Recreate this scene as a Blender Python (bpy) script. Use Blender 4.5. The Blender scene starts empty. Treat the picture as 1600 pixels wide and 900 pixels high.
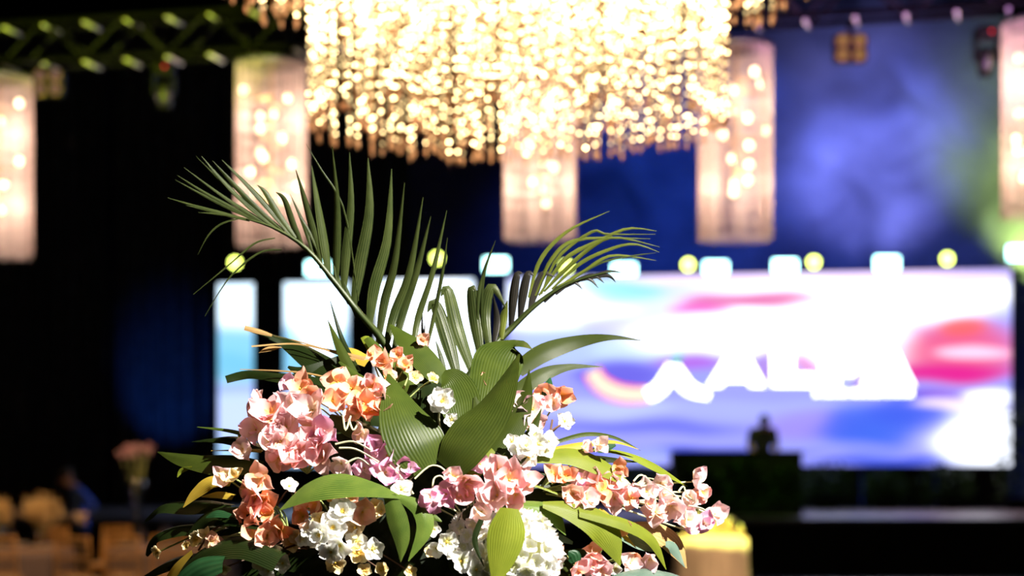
import bpy, bmesh, math, random
from mathutils import Vector, Matrix, Quaternion
from mathutils import noise as mnoise

# ------------------------------------------------------------------ camera, world, light, exposure
scene = bpy.context.scene
COL = scene.collection
F = 3100.0          # focal length in pixels of the 1600 px wide frame
HOR = 735.0         # pixel row of the horizon
EYE = 1.6           # camera height

cam_d = bpy.data.cameras.new('camera')
cam_d.lens = F / 1600 * 36
cam_d.sensor_width = 36
cam_d.shift_y = (HOR - 450) / 1600
cam_d.clip_end = 200
cam_d.dof.use_dof = True
cam_d.dof.focus_distance = 3.47
cam_d.dof.aperture_fstop = 2.9
cam = bpy.data.objects.new('camera', cam_d)
cam.location = (0, 0, EYE)
cam.rotation_euler = (math.pi / 2, 0, 0)
COL.objects.link(cam)
scene.camera = cam

w = bpy.data.worlds.new('hall_darkness')
scene.world = w
w.use_nodes = True
w.node_tree.nodes['Background'].inputs[0].default_value = (0.35, 0.4, 0.6, 1)
w.node_tree.nodes['Background'].inputs[1].default_value = 0.006

vs = scene.view_settings
vs.view_transform = 'Standard'
vs.look = 'None'
vs.gamma = 1
vs.use_curve_mapping = False
vs.exposure = 0.0


def lamp(name, kind, loc, power, color, target=None, size=0.05, angle=40, blend=0.3):
    d = bpy.data.lights.new(name, kind)
    d.energy = power
    d.color = color
    if kind in ('POINT', 'SPOT'):
        d.shadow_soft_size = size
    if kind == 'SPOT':
        d.spot_size = math.radians(angle)
        d.spot_blend = blend
    o = bpy.data.objects.new(name, d)
    o.location = loc
    if target is not None:
        o.rotation_euler = (Vector(target) - Vector(loc)).to_track_quat('-Z', 'Y').to_euler()
    COL.objects.link(o)
    return o


# follow spot on the flower arrangement: high, in front of it, to the right
lamp('key_spotlight', 'SPOT', (2.9, 0.7, 5.6), 7200, (1.0, 0.95, 0.86), (0.02, 3.5, 1.66), 0.03, 24, 0.25)
# added warm fill from the left, for the glow on lower leaves
lamp('warm_fill_light', 'SPOT', (-4.5, 2.5, 5.5), 170, (1.0, 0.62, 0.22), (0.0, 3.6, 1.55), 0.10, 30, 0.5)
# added warm fill, above and in front of the dining tables
lamp('table_fill_light', 'SPOT', (-4.5, 19.0, 7.5), 1700, (1.0, 0.56, 0.24), (-4.8, 21.6, 0.8), 0.10, 50, 0.6)
# added lime and violet fill spots, aimed up to colour the truss
lamp('lime_truss_fill', 'SPOT', (-3.0, 9.0, 0.5), 5200, (0.80, 1.0, 0.04), (-3.1, 16.2, 6.1), 0.08, 21, 0.2)
lamp('violet_truss_fill', 'SPOT', (2.6, 8.0, 0.5), 3600, (0.85, 0.35, 1.0), (2.9, 14.9, 5.9), 0.08, 21, 0.2)
# yellow-green pin spot, and an added warm fill on the cocktail table's cloth
lamp('lime_pin_spot', 'SPOT', (1.75, 14.5, 6.6), 12000, (0.82, 1.0, 0.26), (1.43, 14.0, 1.15), 0.04, 8, 0.4)
lamp('table_front_fill', 'SPOT', (2.4, 9.5, 4.2), 1000, (1.0, 0.74, 0.50), (1.41, 14.0, 0.85), 0.06, 10, 0.5)
# blue light on the drape left of the screens
lamp('blue_drape_light', 'SPOT', (-7.3, 40.0, 1.0), 300, (0.02, 0.16, 1.0), (-7.35, 42.6, 3.2), 0.05, 42, 0.8)
# blue stage washes in the haze and on the wall behind the screens
lamp('blue_wash_light', 'SPOT', (3.2, 38.5, 11.2), 2300, (0.03, 0.11, 1.0), (4.2, 44.0, 6.5), 0.2, 80, 0.8)
lamp('lilac_wash_light', 'SPOT', (7.6, 39.0, 5.6), 4800, (0.26, 0.28, 1.0), (7.8, 43.5, 9.0), 0.2, 62, 0.9)
lamp('lilac_top_light', 'SPOT', (8.0, 39.5, 11.4), 2300, (0.10, 0.16, 1.0), (7.8, 43.2, 7.0), 0.2, 66, 0.9)
lamp('lime_beam_light', 'SPOT', (10.9, 40.5, 5.2), 4200, (0.66, 1.0, 0.26), (11.0, 42.6, 6.8), 0.1, 42, 0.9)
# stage greenery and stage deck; added warm fill on the operator
lamp('stage_green_light', 'SPOT', (3.0, 29.0, 7.5), 700, (0.55, 1.0, 0.12), (5.0, 34.5, 1.3), 0.1, 40, 0.7)
lamp('deck_pink_light', 'SPOT', (8.2, 35.0, 10.5), 1800, (1.0, 0.66, 0.72), (8.6, 34.5, 0.85), 0.1, 44, 0.8)
lamp('booth_warm_fill', 'SPOT', (5.5, 28.0, 6.5), 420, (1.0, 0.72, 0.5), (4.3, 34.0, 2.2), 0.1, 7, 0.6)


def at(px, py, Y):
    return Vector(((px - 800) / F * Y, Y, EYE + (HOR - py) / F * Y))


rng = random.Random(7)

# ------------------------------------------------------------------ materials


def mat_new(name):
    m = bpy.data.materials.new(name)
    m.use_nodes = True
    nt = m.node_tree
    nt.nodes.clear()
    out = nt.nodes.new('ShaderNodeOutputMaterial')
    return m, nt, out


def principled(name, color, rough=0.5, metal=0.0, noise_amt=0.15, noise_scale=20.0, bump=0.0, spec=0.5, sheen=0.0):
    m, nt, out = mat_new(name)
    b = nt.nodes.new('ShaderNodeBsdfPrincipled')
    b.inputs['Roughness'].default_value = rough
    b.inputs['Metallic'].default_value = metal
    b.inputs['Specular IOR Level'].default_value = spec
    b.inputs['Sheen Weight'].default_value = sheen
    tc = nt.nodes.new('ShaderNodeTexCoord')
    nz = nt.nodes.new('ShaderNodeTexNoise')
    nz.inputs['Scale'].default_value = noise_scale
    nt.links.new(tc.outputs['Object'], nz.inputs['Vector'])
    r = nt.nodes.new('ShaderNodeValToRGB')
    c = Vector(color)
    lo = c * (1 - noise_amt)
    hi = c * (1 + noise_amt)
    r.color_ramp.elements[0].position = 0.3
    r.color_ramp.elements[1].position = 0.7
    r.color_ramp.elements[0].color = (*lo, 1)
    r.color_ramp.elements[1].color = (*hi, 1)
    nt.links.new(nz.outputs['Fac'], r.inputs['Fac'])
    nt.links.new(r.outputs['Color'], b.inputs['Base Color'])
    if bump > 0:
        bp = nt.nodes.new('ShaderNodeBump')
        bp.inputs['Strength'].default_value = bump
        bp.inputs['Distance'].default_value = 0.01
        nt.links.new(nz.outputs['Fac'], bp.inputs['Height'])
        nt.links.new(bp.outputs['Normal'], b.inputs['Normal'])
    nt.links.new(b.outputs['BSDF'], out.inputs['Surface'])
    return m


def emitter(name, color, strength, sample=False, island=0.0):
    m, nt, out = mat_new(name)
    e = nt.nodes.new('ShaderNodeEmission')
    e.inputs['Color'].default_value = (*color, 1)
    e.inputs['Strength'].default_value = strength
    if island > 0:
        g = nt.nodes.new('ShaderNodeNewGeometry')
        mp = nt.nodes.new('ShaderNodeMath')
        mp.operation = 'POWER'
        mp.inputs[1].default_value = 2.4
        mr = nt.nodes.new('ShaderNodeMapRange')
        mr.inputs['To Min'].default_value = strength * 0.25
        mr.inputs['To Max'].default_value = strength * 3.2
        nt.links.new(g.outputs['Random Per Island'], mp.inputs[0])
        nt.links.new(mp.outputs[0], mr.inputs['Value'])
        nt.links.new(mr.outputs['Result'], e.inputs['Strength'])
    nt.links.new(e.outputs['Emission'], out.inputs['Surface'])
    m.cycles.emission_sampling = 'AUTO' if sample else 'NONE'
    return m


def leaf_mat(name, c_lo, c_hi, transl=0.3, stripes=9.0, rough=0.4, stripe_str=0.3):
    """veined leaf: stripes run along the blade (UV), a little light passes through"""
    m, nt, out = mat_new(name)
    uv = nt.nodes.new('ShaderNodeUVMap')
    sep = nt.nodes.new('ShaderNodeSeparateXYZ')
    nt.links.new(uv.outputs['UV'], sep.inputs[0])
    mul = nt.nodes.new('ShaderNodeMath')
    mul.operation = 'MULTIPLY'
    mul.inputs[1].default_value = stripes * 2 * math.pi
    nt.links.new(sep.outputs['X'], mul.inputs[0])
    sn = nt.nodes.new('ShaderNodeMath')
    sn.operation = 'SINE'
    nt.links.new(mul.outputs[0], sn.inputs[0])
    ab = nt.nodes.new('ShaderNodeMapRange')
    ab.inputs['From Min'].default_value = -1
    ab.inputs['From Max'].default_value = 1
    ab.inputs['To Min'].default_value = 0.5 - stripe_str * 0.5
    ab.inputs['To Max'].default_value = 0.5 + stripe_str * 0.5
    nt.links.new(sn.outputs[0], ab.inputs['Value'])
    tc = nt.nodes.new('ShaderNodeTexCoord')
    nz = nt.nodes.new('ShaderNodeTexNoise')
    nz.inputs['Scale'].default_value = 26
    nz.inputs['Detail'].default_value = 4
    nt.links.new(tc.outputs['Object'], nz.inputs['Vector'])
    ad = nt.nodes.new('ShaderNodeMath')
    ad.operation = 'ADD'
    nt.links.new(ab.outputs['Result'], ad.inputs[0])
    nt.links.new(nz.outputs['Fac'], ad.inputs[1])
    hf = nt.nodes.new('ShaderNodeMath')
    hf.operation = 'MULTIPLY'
    hf.inputs[1].default_value = 0.5
    nt.links.new(ad.outputs[0], hf.inputs[0])
    r = nt.nodes.new('ShaderNodeValToRGB')
    r.color_ramp.elements[0].position = 0.3
    r.color_ramp.elements[1].position = 0.72
    r.color_ramp.elements[0].color = (*c_lo, 1)
    r.color_ramp.elements[1].color = (*c_hi, 1)
    nt.links.new(hf.outputs[0], r.inputs['Fac'])
    oi = nt.nodes.new('ShaderNodeObjectInfo')
    hs = nt.nodes.new('ShaderNodeHueSaturation')
    vr = nt.nodes.new('ShaderNodeMapRange')
    vr.inputs['To Min'].default_value = 0.85
    vr.inputs['To Max'].default_value = 1.18
    nt.links.new(oi.outputs['Random'], vr.inputs['Value'])
    nt.links.new(vr.outputs['Result'], hs.inputs['Value'])
    nt.links.new(r.outputs['Color'], hs.inputs['Color'])
    b = nt.nodes.new('ShaderNodeBsdfPrincipled')
    b.inputs['Roughness'].default_value = rough
    b.inputs['Specular IOR Level'].default_value = 0.18
    nt.links.new(hs.outputs['Color'], b.inputs['Base Color'])
    bp = nt.nodes.new('ShaderNodeBump')
    bp.inputs['Strength'].default_value = 0.16
    bp.inputs['Distance'].default_value = 0.002
    nt.links.new(sn.outputs[0], bp.inputs['Height'])
    nt.links.new(bp.outputs['Normal'], b.inputs['Normal'])
    t = nt.nodes.new('ShaderNodeBsdfTranslucent')
    nt.links.new(hs.outputs['Color'], t.inputs['Color'])
    mx = nt.nodes.new('ShaderNodeMixShader')
    mx.inputs[0].default_value = transl
    nt.links.new(b.outputs['BSDF'], mx.inputs[1])
    nt.links.new(t.outputs['BSDF'], mx.inputs[2])
    nt.links.new(mx.outputs[0], out.inputs['Surface'])
    return m


def petal_mat(name, c_in, c_mid, c_edge, transl=0.35):
    """petal: colour goes from the throat (UV y = 0) to the rim (UV y = 1)"""
    m, nt, out = mat_new(name)
    uv = nt.nodes.new('ShaderNodeUVMap')
    sep = nt.nodes.new('ShaderNodeSeparateXYZ')
    nt.links.new(uv.outputs['UV'], sep.inputs[0])
    tc = nt.nodes.new('ShaderNodeTexCoord')
    nz = nt.nodes.new('ShaderNodeTexNoise')
    nz.inputs['Scale'].default_value = 70
    nt.links.new(tc.outputs['Object'], nz.inputs['Vector'])
    ma = nt.nodes.new('ShaderNodeMath')
    ma.operation = 'MULTIPLY_ADD'
    ma.inputs[1].default_value = 0.35
    nt.links.new(nz.outputs['Fac'], ma.inputs[0])
    nt.links.new(sep.outputs['Y'], ma.inputs[2])
    sb = nt.nodes.new('ShaderNodeMath')
    sb.operation = 'SUBTRACT'
    sb.inputs[1].default_value = 0.17
    nt.links.new(ma.outputs[0], sb.inputs[0])
    r = nt.nodes.new('ShaderNodeValToRGB')
    r.color_ramp.elements[0].position = 0.05
    r.color_ramp.elements[0].color = (*c_in, 1)
    r.color_ramp.elements[1].position = 0.95
    r.color_ramp.elements[1].color = (*c_edge, 1)
    e = r.color_ramp.elements.new(0.45)
    e.color = (*c_mid, 1)
    nt.links.new(sb.outputs[0], r.inputs['Fac'])
    oi = nt.nodes.new('ShaderNodeObjectInfo')
    hs = nt.nodes.new('ShaderNodeHueSaturation')
    vr = nt.nodes.new('ShaderNodeMapRange')
    vr.inputs['To Min'].default_value = 0.75
    vr.inputs['To Max'].default_value = 1.15
    nt.links.new(oi.outputs['Random'], vr.inputs['Value'])
    nt.links.new(vr.outputs['Result'], hs.inputs['Saturation'])
    nt.links.new(r.outputs['Color'], hs.inputs['Color'])
    b = nt.nodes.new('ShaderNodeBsdfPrincipled')
    b.inputs['Roughness'].default_value = 0.65
    b.inputs['Specular IOR Level'].default_value = 0.2
    nt.links.new(hs.outputs['Color'], b.inputs['Base Color'])
    t = nt.nodes.new('ShaderNodeBsdfTranslucent')
    nt.links.new(hs.outputs['Color'], t.inputs['Color'])
    mx = nt.nodes.new('ShaderNodeMixShader')
    mx.inputs[0].default_value = transl
    nt.links.new(b.outputs['BSDF'], mx.inputs[1])
    nt.links.new(t.outputs['BSDF'], mx.inputs[2])
    nt.links.new(mx.outputs[0], out.inputs['Surface'])
    return m


def clear_glass(name, tint=(1, 1, 1), gloss=0.25, rough=0.03):
    m, nt, out = mat_new(name)
    tr = nt.nodes.new('ShaderNodeBsdfTransparent')
    tr.inputs['Color'].default_value = (*tint, 1)
    gl = nt.nodes.new('ShaderNodeBsdfGlossy')
    gl.inputs['Roughness'].default_value = rough
    mx = nt.nodes.new('ShaderNodeMixShader')
    fr = nt.nodes.new('ShaderNodeLayerWeight')
    fr.inputs['Blend'].default_value = gloss
    nt.links.new(fr.outputs['Facing'], mx.inputs[0])
    nt.links.new(tr.outputs[0], mx.inputs[1])
    nt.links.new(gl.outputs[0], mx.inputs[2])
    nt.links.new(mx.outputs[0], out.inputs['Surface'])
    return m


def crystal_thread(name, color, transl=0.5, transp=0.0):
    m, nt, out = mat_new(name)
    d = nt.nodes.new('ShaderNodeBsdfPrincipled')
    d.inputs['Base Color'].default_value = (*color, 1)
    d.inputs['Roughness'].default_value = 0.25
    t = nt.nodes.new('ShaderNodeBsdfTranslucent')
    t.inputs['Color'].default_value = (*color, 1)
    mx = nt.nodes.new('ShaderNodeMixShader')
    mx.inputs[0].default_value = transl
    nt.links.new(d.outputs['BSDF'], mx.inputs[1])
    nt.links.new(t.outputs['BSDF'], mx.inputs[2])
    last = mx
    if transp > 0:
        tr = nt.nodes.new('ShaderNodeBsdfTransparent')
        m2 = nt.nodes.new('ShaderNodeMixShader')
        m2.inputs[0].default_value = transp
        nt.links.new(mx.outputs[0], m2.inputs[1])
        nt.links.new(tr.outputs[0], m2.inputs[2])
        last = m2
    nt.links.new(last.outputs[0], out.inputs['Surface'])
    return m


def screen_mat(name):
    m, nt, out = mat_new(name)
    a = nt.nodes.new('ShaderNodeVertexColor')
    a.layer_name = 'picture'
    e = nt.nodes.new('ShaderNodeEmission')
    e.inputs['Strength'].default_value = 1.0
    nt.links.new(a.outputs['Color'], e.inputs['Color'])
    nt.links.new(e.outputs[0], out.inputs['Surface'])
    return m


M = {}
M['black_paint'] = principled('black_paint', (0.005, 0.005, 0.006), 0.8, noise_amt=0.3, noise_scale=3, spec=0.06)
M['floor'] = principled('dark_polished_floor', (0.010, 0.009, 0.010), 0.35, noise_amt=0.4, noise_scale=1.5)
M['velvet'] = principled('black_velvet', (0.05, 0.05, 0.055), 0.9, noise_amt=0.3, noise_scale=4, sheen=0.2)
M['haze_wall'] = principled('dark_blue_wall', (0.10, 0.10, 0.12), 0.85, noise_amt=0.35, noise_scale=0.5)
M['stage_deck'] = principled('stage_deck', (0.22, 0.18, 0.20), 0.3, noise_amt=0.2, noise_scale=2)
M['stage_skirt'] = principled('stage_skirt', (0.004, 0.004, 0.004), 0.9, noise_amt=0.3, noise_scale=2)
M['dark_metal'] = principled('dark_metal', (0.02, 0.02, 0.022), 0.35, 0.6, noise_amt=0.2, noise_scale=12)
M['aluminium_glint'] = principled('glint_pale_aluminium', (0.75, 0.75, 0.78), 0.45, 0.4, noise_amt=0.15, noise_scale=9)  # pale cross tubes against black chords put the truss glints into colour
M['truss_brace'] = principled('black_anodised_brace', (0.014, 0.014, 0.016), 0.7, 0.0, noise_amt=0.9, noise_scale=5, spec=0.15)
M['grey_metal'] = principled('grey_metal', (0.10, 0.10, 0.11), 0.4, 0.5, noise_amt=0.2, noise_scale=9)
M['gold_metal'] = principled('gold_metal', (0.55, 0.35, 0.12), 0.35, 0.7, noise_amt=0.2, noise_scale=9)
M['gold_wood'] = principled('gold_painted_wood', (0.62, 0.33, 0.09), 0.45, noise_amt=0.25, noise_scale=14)
M['ivory_cloth'] = principled('ivory_cloth', (0.21, 0.16, 0.16), 0.9, noise_amt=0.12, noise_scale=8, bump=0.1)
M['beige_cloth'] = principled('beige_cloth', (0.66, 0.47, 0.30), 0.85, noise_amt=0.10, noise_scale=5, bump=0.1)
M['white_china'] = principled('white_china', (0.8, 0.75, 0.7), 0.25, noise_amt=0.04)
M['skin'] = principled('skin', (0.46, 0.25, 0.16), 0.55, noise_amt=0.12, noise_scale=18)
M['hair'] = principled('dark_hair', (0.015, 0.012, 0.010), 0.5, noise_amt=0.3, noise_scale=60)
M['dark_shirt'] = principled('dark_shirt', (0.018, 0.018, 0.022), 0.85, noise_amt=0.3, noise_scale=16)
M['navy_shirt'] = principled('navy_shirt', (0.02, 0.05, 0.16), 0.8, noise_amt=0.3, noise_scale=16)
M['trousers'] = principled('black_trousers', (0.010, 0.010, 0.012), 0.85, noise_amt=0.3, noise_scale=16)
M['shoe'] = principled('black_shoe', (0.008, 0.008, 0.008), 0.3, noise_amt=0.2)
M['napkin'] = principled('napkin_cloth', (0.85, 0.68, 0.52), 0.85, noise_amt=0.08, noise_scale=15)
M['glass'] = clear_glass('clear_glass', (0.95, 0.95, 0.95), 0.35)
M['blue_glass'] = clear_glass('pale_blue_glass', (0.75, 0.8, 1.0), 0.5, 0.15)
M['thread_gold'] = crystal_thread('gold_crystal_thread', (0.42, 0.22, 0.10), 0.5, 0.4)
M['thread_white'] = crystal_thread('white_crystal_thread', (0.80, 0.69, 0.68), 0.5)
M['drop_pink'] = crystal_thread('pink_crystal_drop', (0.85, 0.60, 0.50), 0.5)
M['bead_sparkle'] = emitter('emissive_sparkle_bead', (1.0, 0.77, 0.36), 9.0, False, 0.7)  # beads emit warm light in place of sparkle in the crystal
M['bulb_warm'] = emitter('warm_bulb', (1.0, 0.78, 0.48), 9.0)
M['screen'] = screen_mat('led_screen_picture')
M['logo_white'] = emitter('logo_white', (0.95, 1.0, 1.0), 5.0)
M['logo_red'] = emitter('logo_red', (1.0, 0.10, 0.30), 1.4)
M['logo_peach'] = emitter('logo_peach', (1.0, 0.74, 0.56), 1.4)
M['logo_green'] = emitter('logo_green', (0.05, 0.75, 0.42), 1.0)
M['strobe_lens'] = emitter('cyan_white_strobe_lens', (0.48, 1.0, 1.0), 8.0, True)
M['yellow_lens'] = emitter('yellow_beam_lens', (0.82, 1.0, 0.16), 9.0, True)
M['red_led'] = emitter('red_status_led', (1.0, 0.03, 0.05), 1.6)
M['amber_lens'] = principled('amber_blinder_lens', (0.45, 0.25, 0.12), 0.25, 0.5, noise_amt=0.3, noise_scale=30)
M['amber_glow'] = emitter('dim_amber_filament', (1.0, 0.5, 0.18), 0.28)
M['dim_glow'] = emitter('faint_rose_filament', (1.0, 0.5, 0.38), 0.16)
M['candle_lime'] = emitter('yellow_candle_light', (0.92, 1.0, 0.12), 2.2)
M['stamen'] = principled('yellow_stamen', (0.75, 0.50, 0.06), 0.7, noise_amt=0.2, noise_scale=200)
M['bark'] = principled('brown_twig', (0.09, 0.045, 0.025), 0.8, noise_amt=0.3, noise_scale=60)
M['stem_green'] = principled('green_stem', (0.30, 0.36, 0.12), 0.6, noise_amt=0.25, noise_scale=40)
M['stem_pale'] = principled('pale_stem', (0.55, 0.55, 0.33), 0.6, noise_amt=0.2, noise_scale=40)
M['foam'] = principled('dark_moss', (0.012, 0.02, 0.008), 0.95, noise_amt=0.5, noise_scale=60, bump=0.5)
M['hedge'] = leaf_mat('stage_hedge_leaf', (0.03, 0.06, 0.012), (0.07, 0.13, 0.02), 0.2, 3)

# plant colours
M['lf_shaded'] = leaf_mat('shaded_green_leaf', (0.0060, 0.0126, 0.0024), (0.0135, 0.0225, 0.0043), 0.22, 16)  # dark green; shade on the leaves is put into the colour
M['lf_mid'] = leaf_mat('mid_green_leaf', (0.0264, 0.0464, 0.0061), (0.0633, 0.0885, 0.0118), 0.26, 17)
M['lf_olive'] = leaf_mat('olive_leaf', (0.0199, 0.0319, 0.0044), (0.0442, 0.0597, 0.0079), 0.26, 17)
M['lf_bright'] = leaf_mat('bright_green_leaf', (0.0396, 0.0845, 0.0126), (0.1254, 0.1742, 0.0296), 0.30, 13, 0.35, 0.6)
M['lf_lime'] = leaf_mat('lime_leaf', (0.1122, 0.1459, 0.0112), (0.1907, 0.2244, 0.0224), 0.36, 14)
M['lf_yellow_lit'] = leaf_mat('yellow_lit_leaf', (0.3750, 0.2550, 0.0225), (0.5400, 0.3900, 0.0600), 0.45, 9)  # yellow stands for warm light falling on parts of the leaves
M['lf_tan'] = leaf_mat('dry_tan_leaf', (0.2940, 0.1680, 0.0560), (0.4900, 0.3220, 0.1400), 0.35, 7)
M['lf_blue'] = leaf_mat('blue_green_leaf', (0.0500, 0.1000, 0.0700), (0.1700, 0.2300, 0.1900), 0.2, 9, 0.25)
M['lf_emer'] = leaf_mat('emerald_leaf', (0.008, 0.035, 0.012), (0.020, 0.075, 0.026), 0.3, 4)
M['frond'] = leaf_mat('palm_leaflet', (0.0174, 0.0297, 0.0070), (0.0594, 0.0752, 0.0206), 0.25, 5, 0.38, 0.6)
M['frond_lime'] = leaf_mat('lime_palm_leaflet', (0.0634, 0.0816, 0.0115), (0.1373, 0.1632, 0.0269), 0.35, 4, 0.38, 0.6)
M['frond_dark'] = leaf_mat('violet_brown_palm_leaflet', (0.0135, 0.0135, 0.0115), (0.0328, 0.0289, 0.0231), 0.2, 4, 0.35, 0.6)
M['pt_pink'] = petal_mat('pink_petal', (0.80, 0.52, 0.22), (0.90, 0.50, 0.51), (0.94, 0.66, 0.69))
M['pt_pale'] = petal_mat('pale_pink_petal', (0.88, 0.72, 0.42), (0.92, 0.70, 0.68), (0.90, 0.58, 0.66))
M['pt_coral'] = petal_mat('coral_petal', (0.84, 0.56, 0.16), (0.86, 0.40, 0.25), (0.90, 0.54, 0.42))
M['pt_mauve'] = petal_mat('mauve_petal', (0.88, 0.74, 0.62), (0.84, 0.48, 0.62), (0.74, 0.32, 0.56))
M['pt_white'] = petal_mat('white_petal', (0.80, 0.80, 0.45), (0.90, 0.89, 0.85), (0.92, 0.92, 0.90), 0.3)
M['pt_cream'] = petal_mat('cream_petal', (0.72, 0.48, 0.12), (0.84, 0.66, 0.32), (0.86, 0.74, 0.46), 0.3)
M['pt_dusty'] = petal_mat('dusty_pink_blossom', (0.5, 0.32, 0.3), (0.60, 0.36, 0.46), (0.70, 0.46, 0.58), 0.2)
M['gyp'] = petal_mat('cream_babys_breath', (0.72, 0.56, 0.28), (0.80, 0.64, 0.36), (0.85, 0.72, 0.45), 0.25)

# ------------------------------------------------------------------ mesh helpers
ORG = {}


class MB:
    def __init__(self):
        self.v, self.f, self.m, self.uv = [], [], [], []

    def face(self, idx, mi=0, uvs=None):
        self.f.append(tuple(idx))
        self.m.append(mi)
        self.uv.append(uvs)

    def box(self, lo, hi, mi=0, mat=None):
        b = len(self.v)
        for x in (lo[0], hi[0]):
            for y in (lo[1], hi[1]):
                for z in (lo[2], hi[2]):
                    p = Vector((x, y, z))
                    self.v.append(mat @ p if mat else p)
        for q in ((0, 1, 3, 2), (4, 6, 7, 5), (0, 4, 5, 1), (2, 3, 7, 6), (0, 2, 6, 4), (1, 5, 7, 3)):
            self.face([b + i for i in q], mi)
        return self

    def rbox(self, c, size, bev, mi=0, mat=None):
        """box with chamfered vertical and horizontal edges"""
        bm = bmesh.new()
        bmesh.ops.create_cube(bm, size=1)
        bmesh.ops.scale(bm, vec=size, verts=bm.verts)
        bmesh.ops.bevel(bm, geom=bm.edges[:], offset=bev, segments=2, affect='EDGES')
        b = len(self.v)
        for i, v in enumerate(bm.verts):
            v.index = i
            p = v.co + Vector(c)
            self.v.append(mat @ p if mat else p)
        for f in bm.faces:
            self.face([b + v.index for v in f.verts], mi)
        bm.free()
        return self

    def tube(self, pts, rad, n=8, mi=0, caps=True):
        pts = [Vector(p) for p in pts]
        k = len(pts)
        rads = rad if isinstance(rad, (list, tuple)) else [rad] * k
        b = len(self.v)
        ref = None
        for i in range(k):
            t = (pts[min(i + 1, k - 1)] - pts[max(i - 1, 0)])
            t = t.normalized() if t.length > 1e-9 else Vector((0, 0, 1))
            if ref is None:
                ref = Vector((1, 0, 0)) if abs(t.x) < 0.8 else Vector((0, 1, 0))
            s = t.cross(ref).normalized()
            u = s.cross(t).normalized()
            ref = u
            for j in range(n):
                a = 2 * math.pi * j / n
                self.v.append(pts[i] + (s * math.cos(a) + u * math.sin(a)) * rads[i])
        for i in range(k - 1):
            for j in range(n):
                j2 = (j + 1) % n
                self.face([b + i * n + j, b + i * n + j2, b + (i + 1) * n + j2, b + (i + 1) * n + j], mi,
                          [(j / n, i / (k - 1)), ((j + 1) / n, i / (k - 1)), ((j + 1) / n, (i + 1) / (k - 1)), (j / n, (i + 1) / (k - 1))])
        if caps:
            self.face([b + j for j in range(n)][::-1], mi)
            self.face([b + (k - 1) * n + j for j in range(n)], mi)
        return self

    def lathe(self, prof, c=(0, 0, 0), n=20, mi=0, mat=None):
        b = len(self.v)
        c = Vector(c)
        for r, z in prof:
            for j in range(n):
                a = 2 * math.pi * j / n
                p = Vector((r * math.cos(a), r * math.sin(a), z)) + c
                self.v.append(mat @ p if mat else p)
        k = len(prof)
        for i in range(k - 1):
            for j in range(n):
                j2 = (j + 1) % n
                self.face([b + i * n + j, b + i * n + j2, b + (i + 1) * n + j2, b + (i + 1) * n + j], mi)
        if prof[0][0] > 1e-4:
            self.face([b + j for j in range(n)][::-1], mi)
        if prof[-1][0] > 1e-4:
            self.face([b + (k - 1) * n + j for j in range(n)], mi)
        return self

    def ball(self, c, r, seg=8, rings=5, mi=0, sq=(1, 1, 1)):
        b = len(self.v)
        c = Vector(c)
        self.v.append(c + Vector((0, 0, -r * sq[2])))
        for i in range(1, rings):
            ph = -math.pi / 2 + math.pi * i / rings
            for j in range(seg):
                a = 2 * math.pi * j / seg
                self.v.append(c + Vector((r * sq[0] * math.cos(ph) * math.cos(a), r * sq[1] * math.cos(ph) * math.sin(a), r * sq[2] * math.sin(ph))))
        self.v.append(c + Vector((0, 0, r * sq[2])))
        top = len(self.v) - 1
        for j in range(seg):
            j2 = (j + 1) % seg
            self.face([b, b + 1 + j2, b + 1 + j], mi)
            for i in range(rings - 2):
                self.face([b + 1 + i * seg + j, b + 1 + i * seg + j2, b + 1 + (i + 1) * seg + j2, b + 1 + (i + 1) * seg + j], mi)
            self.face([b + 1 + (rings - 2) * seg + j, b + 1 + (rings - 2) * seg + j2, top], mi)
        return self

    def octa(self, c, r, h, mi=0):
        b = len(self.v)
        c = Vector(c)
        for p in ((r, 0, 0), (0, r, 0), (-r, 0, 0), (0, -r, 0), (0, 0, h), (0, 0, -h)):
            self.v.append(c + Vector(p))
        for j in range(4):
            j2 = (j + 1) % 4
            self.face([b + j, b + j2, b + 4], mi)
            self.face([b + j2, b + j, b + 5], mi)
        return self

    def grid(self, fn, nu, nv, mi=0):
        """fn(u, v) -> point, u and v in 0..1; UVs are (u, v)"""
        b = len(self.v)
        for i in range(nv + 1):
            for j in range(nu + 1):
                self.v.append(Vector(fn(j / nu, i / nv)))
        for i in range(nv):
            for j in range(nu):
                a = b + i * (nu + 1) + j
                self.face([a, a + 1, a + nu + 2, a + nu + 1], mi,
                          [(j / nu, i / nv), ((j + 1) / nu, i / nv), ((j + 1) / nu, (i + 1) / nv), (j / nu, (i + 1) / nv)])
        return self

    def mesh(self, name, mats, origin=Vector((0, 0, 0)), smooth=False):
        me = bpy.data.meshes.new(name)
        o = Vector(origin)
        me.from_pydata([(Vector(p) - o)[:] for p in self.v], [], self.f)
        for m in mats:
            me.materials.append(m)
        me.polygons.foreach_set('material_index', self.m)
        if any(u is not None for u in self.uv):
            l = me.uv_layers.new(name='UVMap')
            for p, u in zip(me.polygons, self.uv):
                if u:
                    for li, c in zip(p.loop_indices, u):
                        l.data[li].uv = c
        if smooth:
            me.polygons.foreach_set('use_smooth', [True] * len(self.f))
        me.update()
        return me

    def build(self, name, mats, parent=None, smooth=False, origin=None):
        if not isinstance(mats, (list, tuple)):
            mats = [mats]
        if parent is not None:
            og = ORG[parent.name]
        else:
            og = Vector(origin) if origin is not None else Vector((0, 0, 0))
        o = bpy.data.objects.new(name, self.mesh(name, mats, og, smooth))
        COL.objects.link(o)
        if parent is not None:
            o.parent = parent
            ORG[o.name] = og
        else:
            o.location = og
            ORG[o.name] = og
        return o


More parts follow.
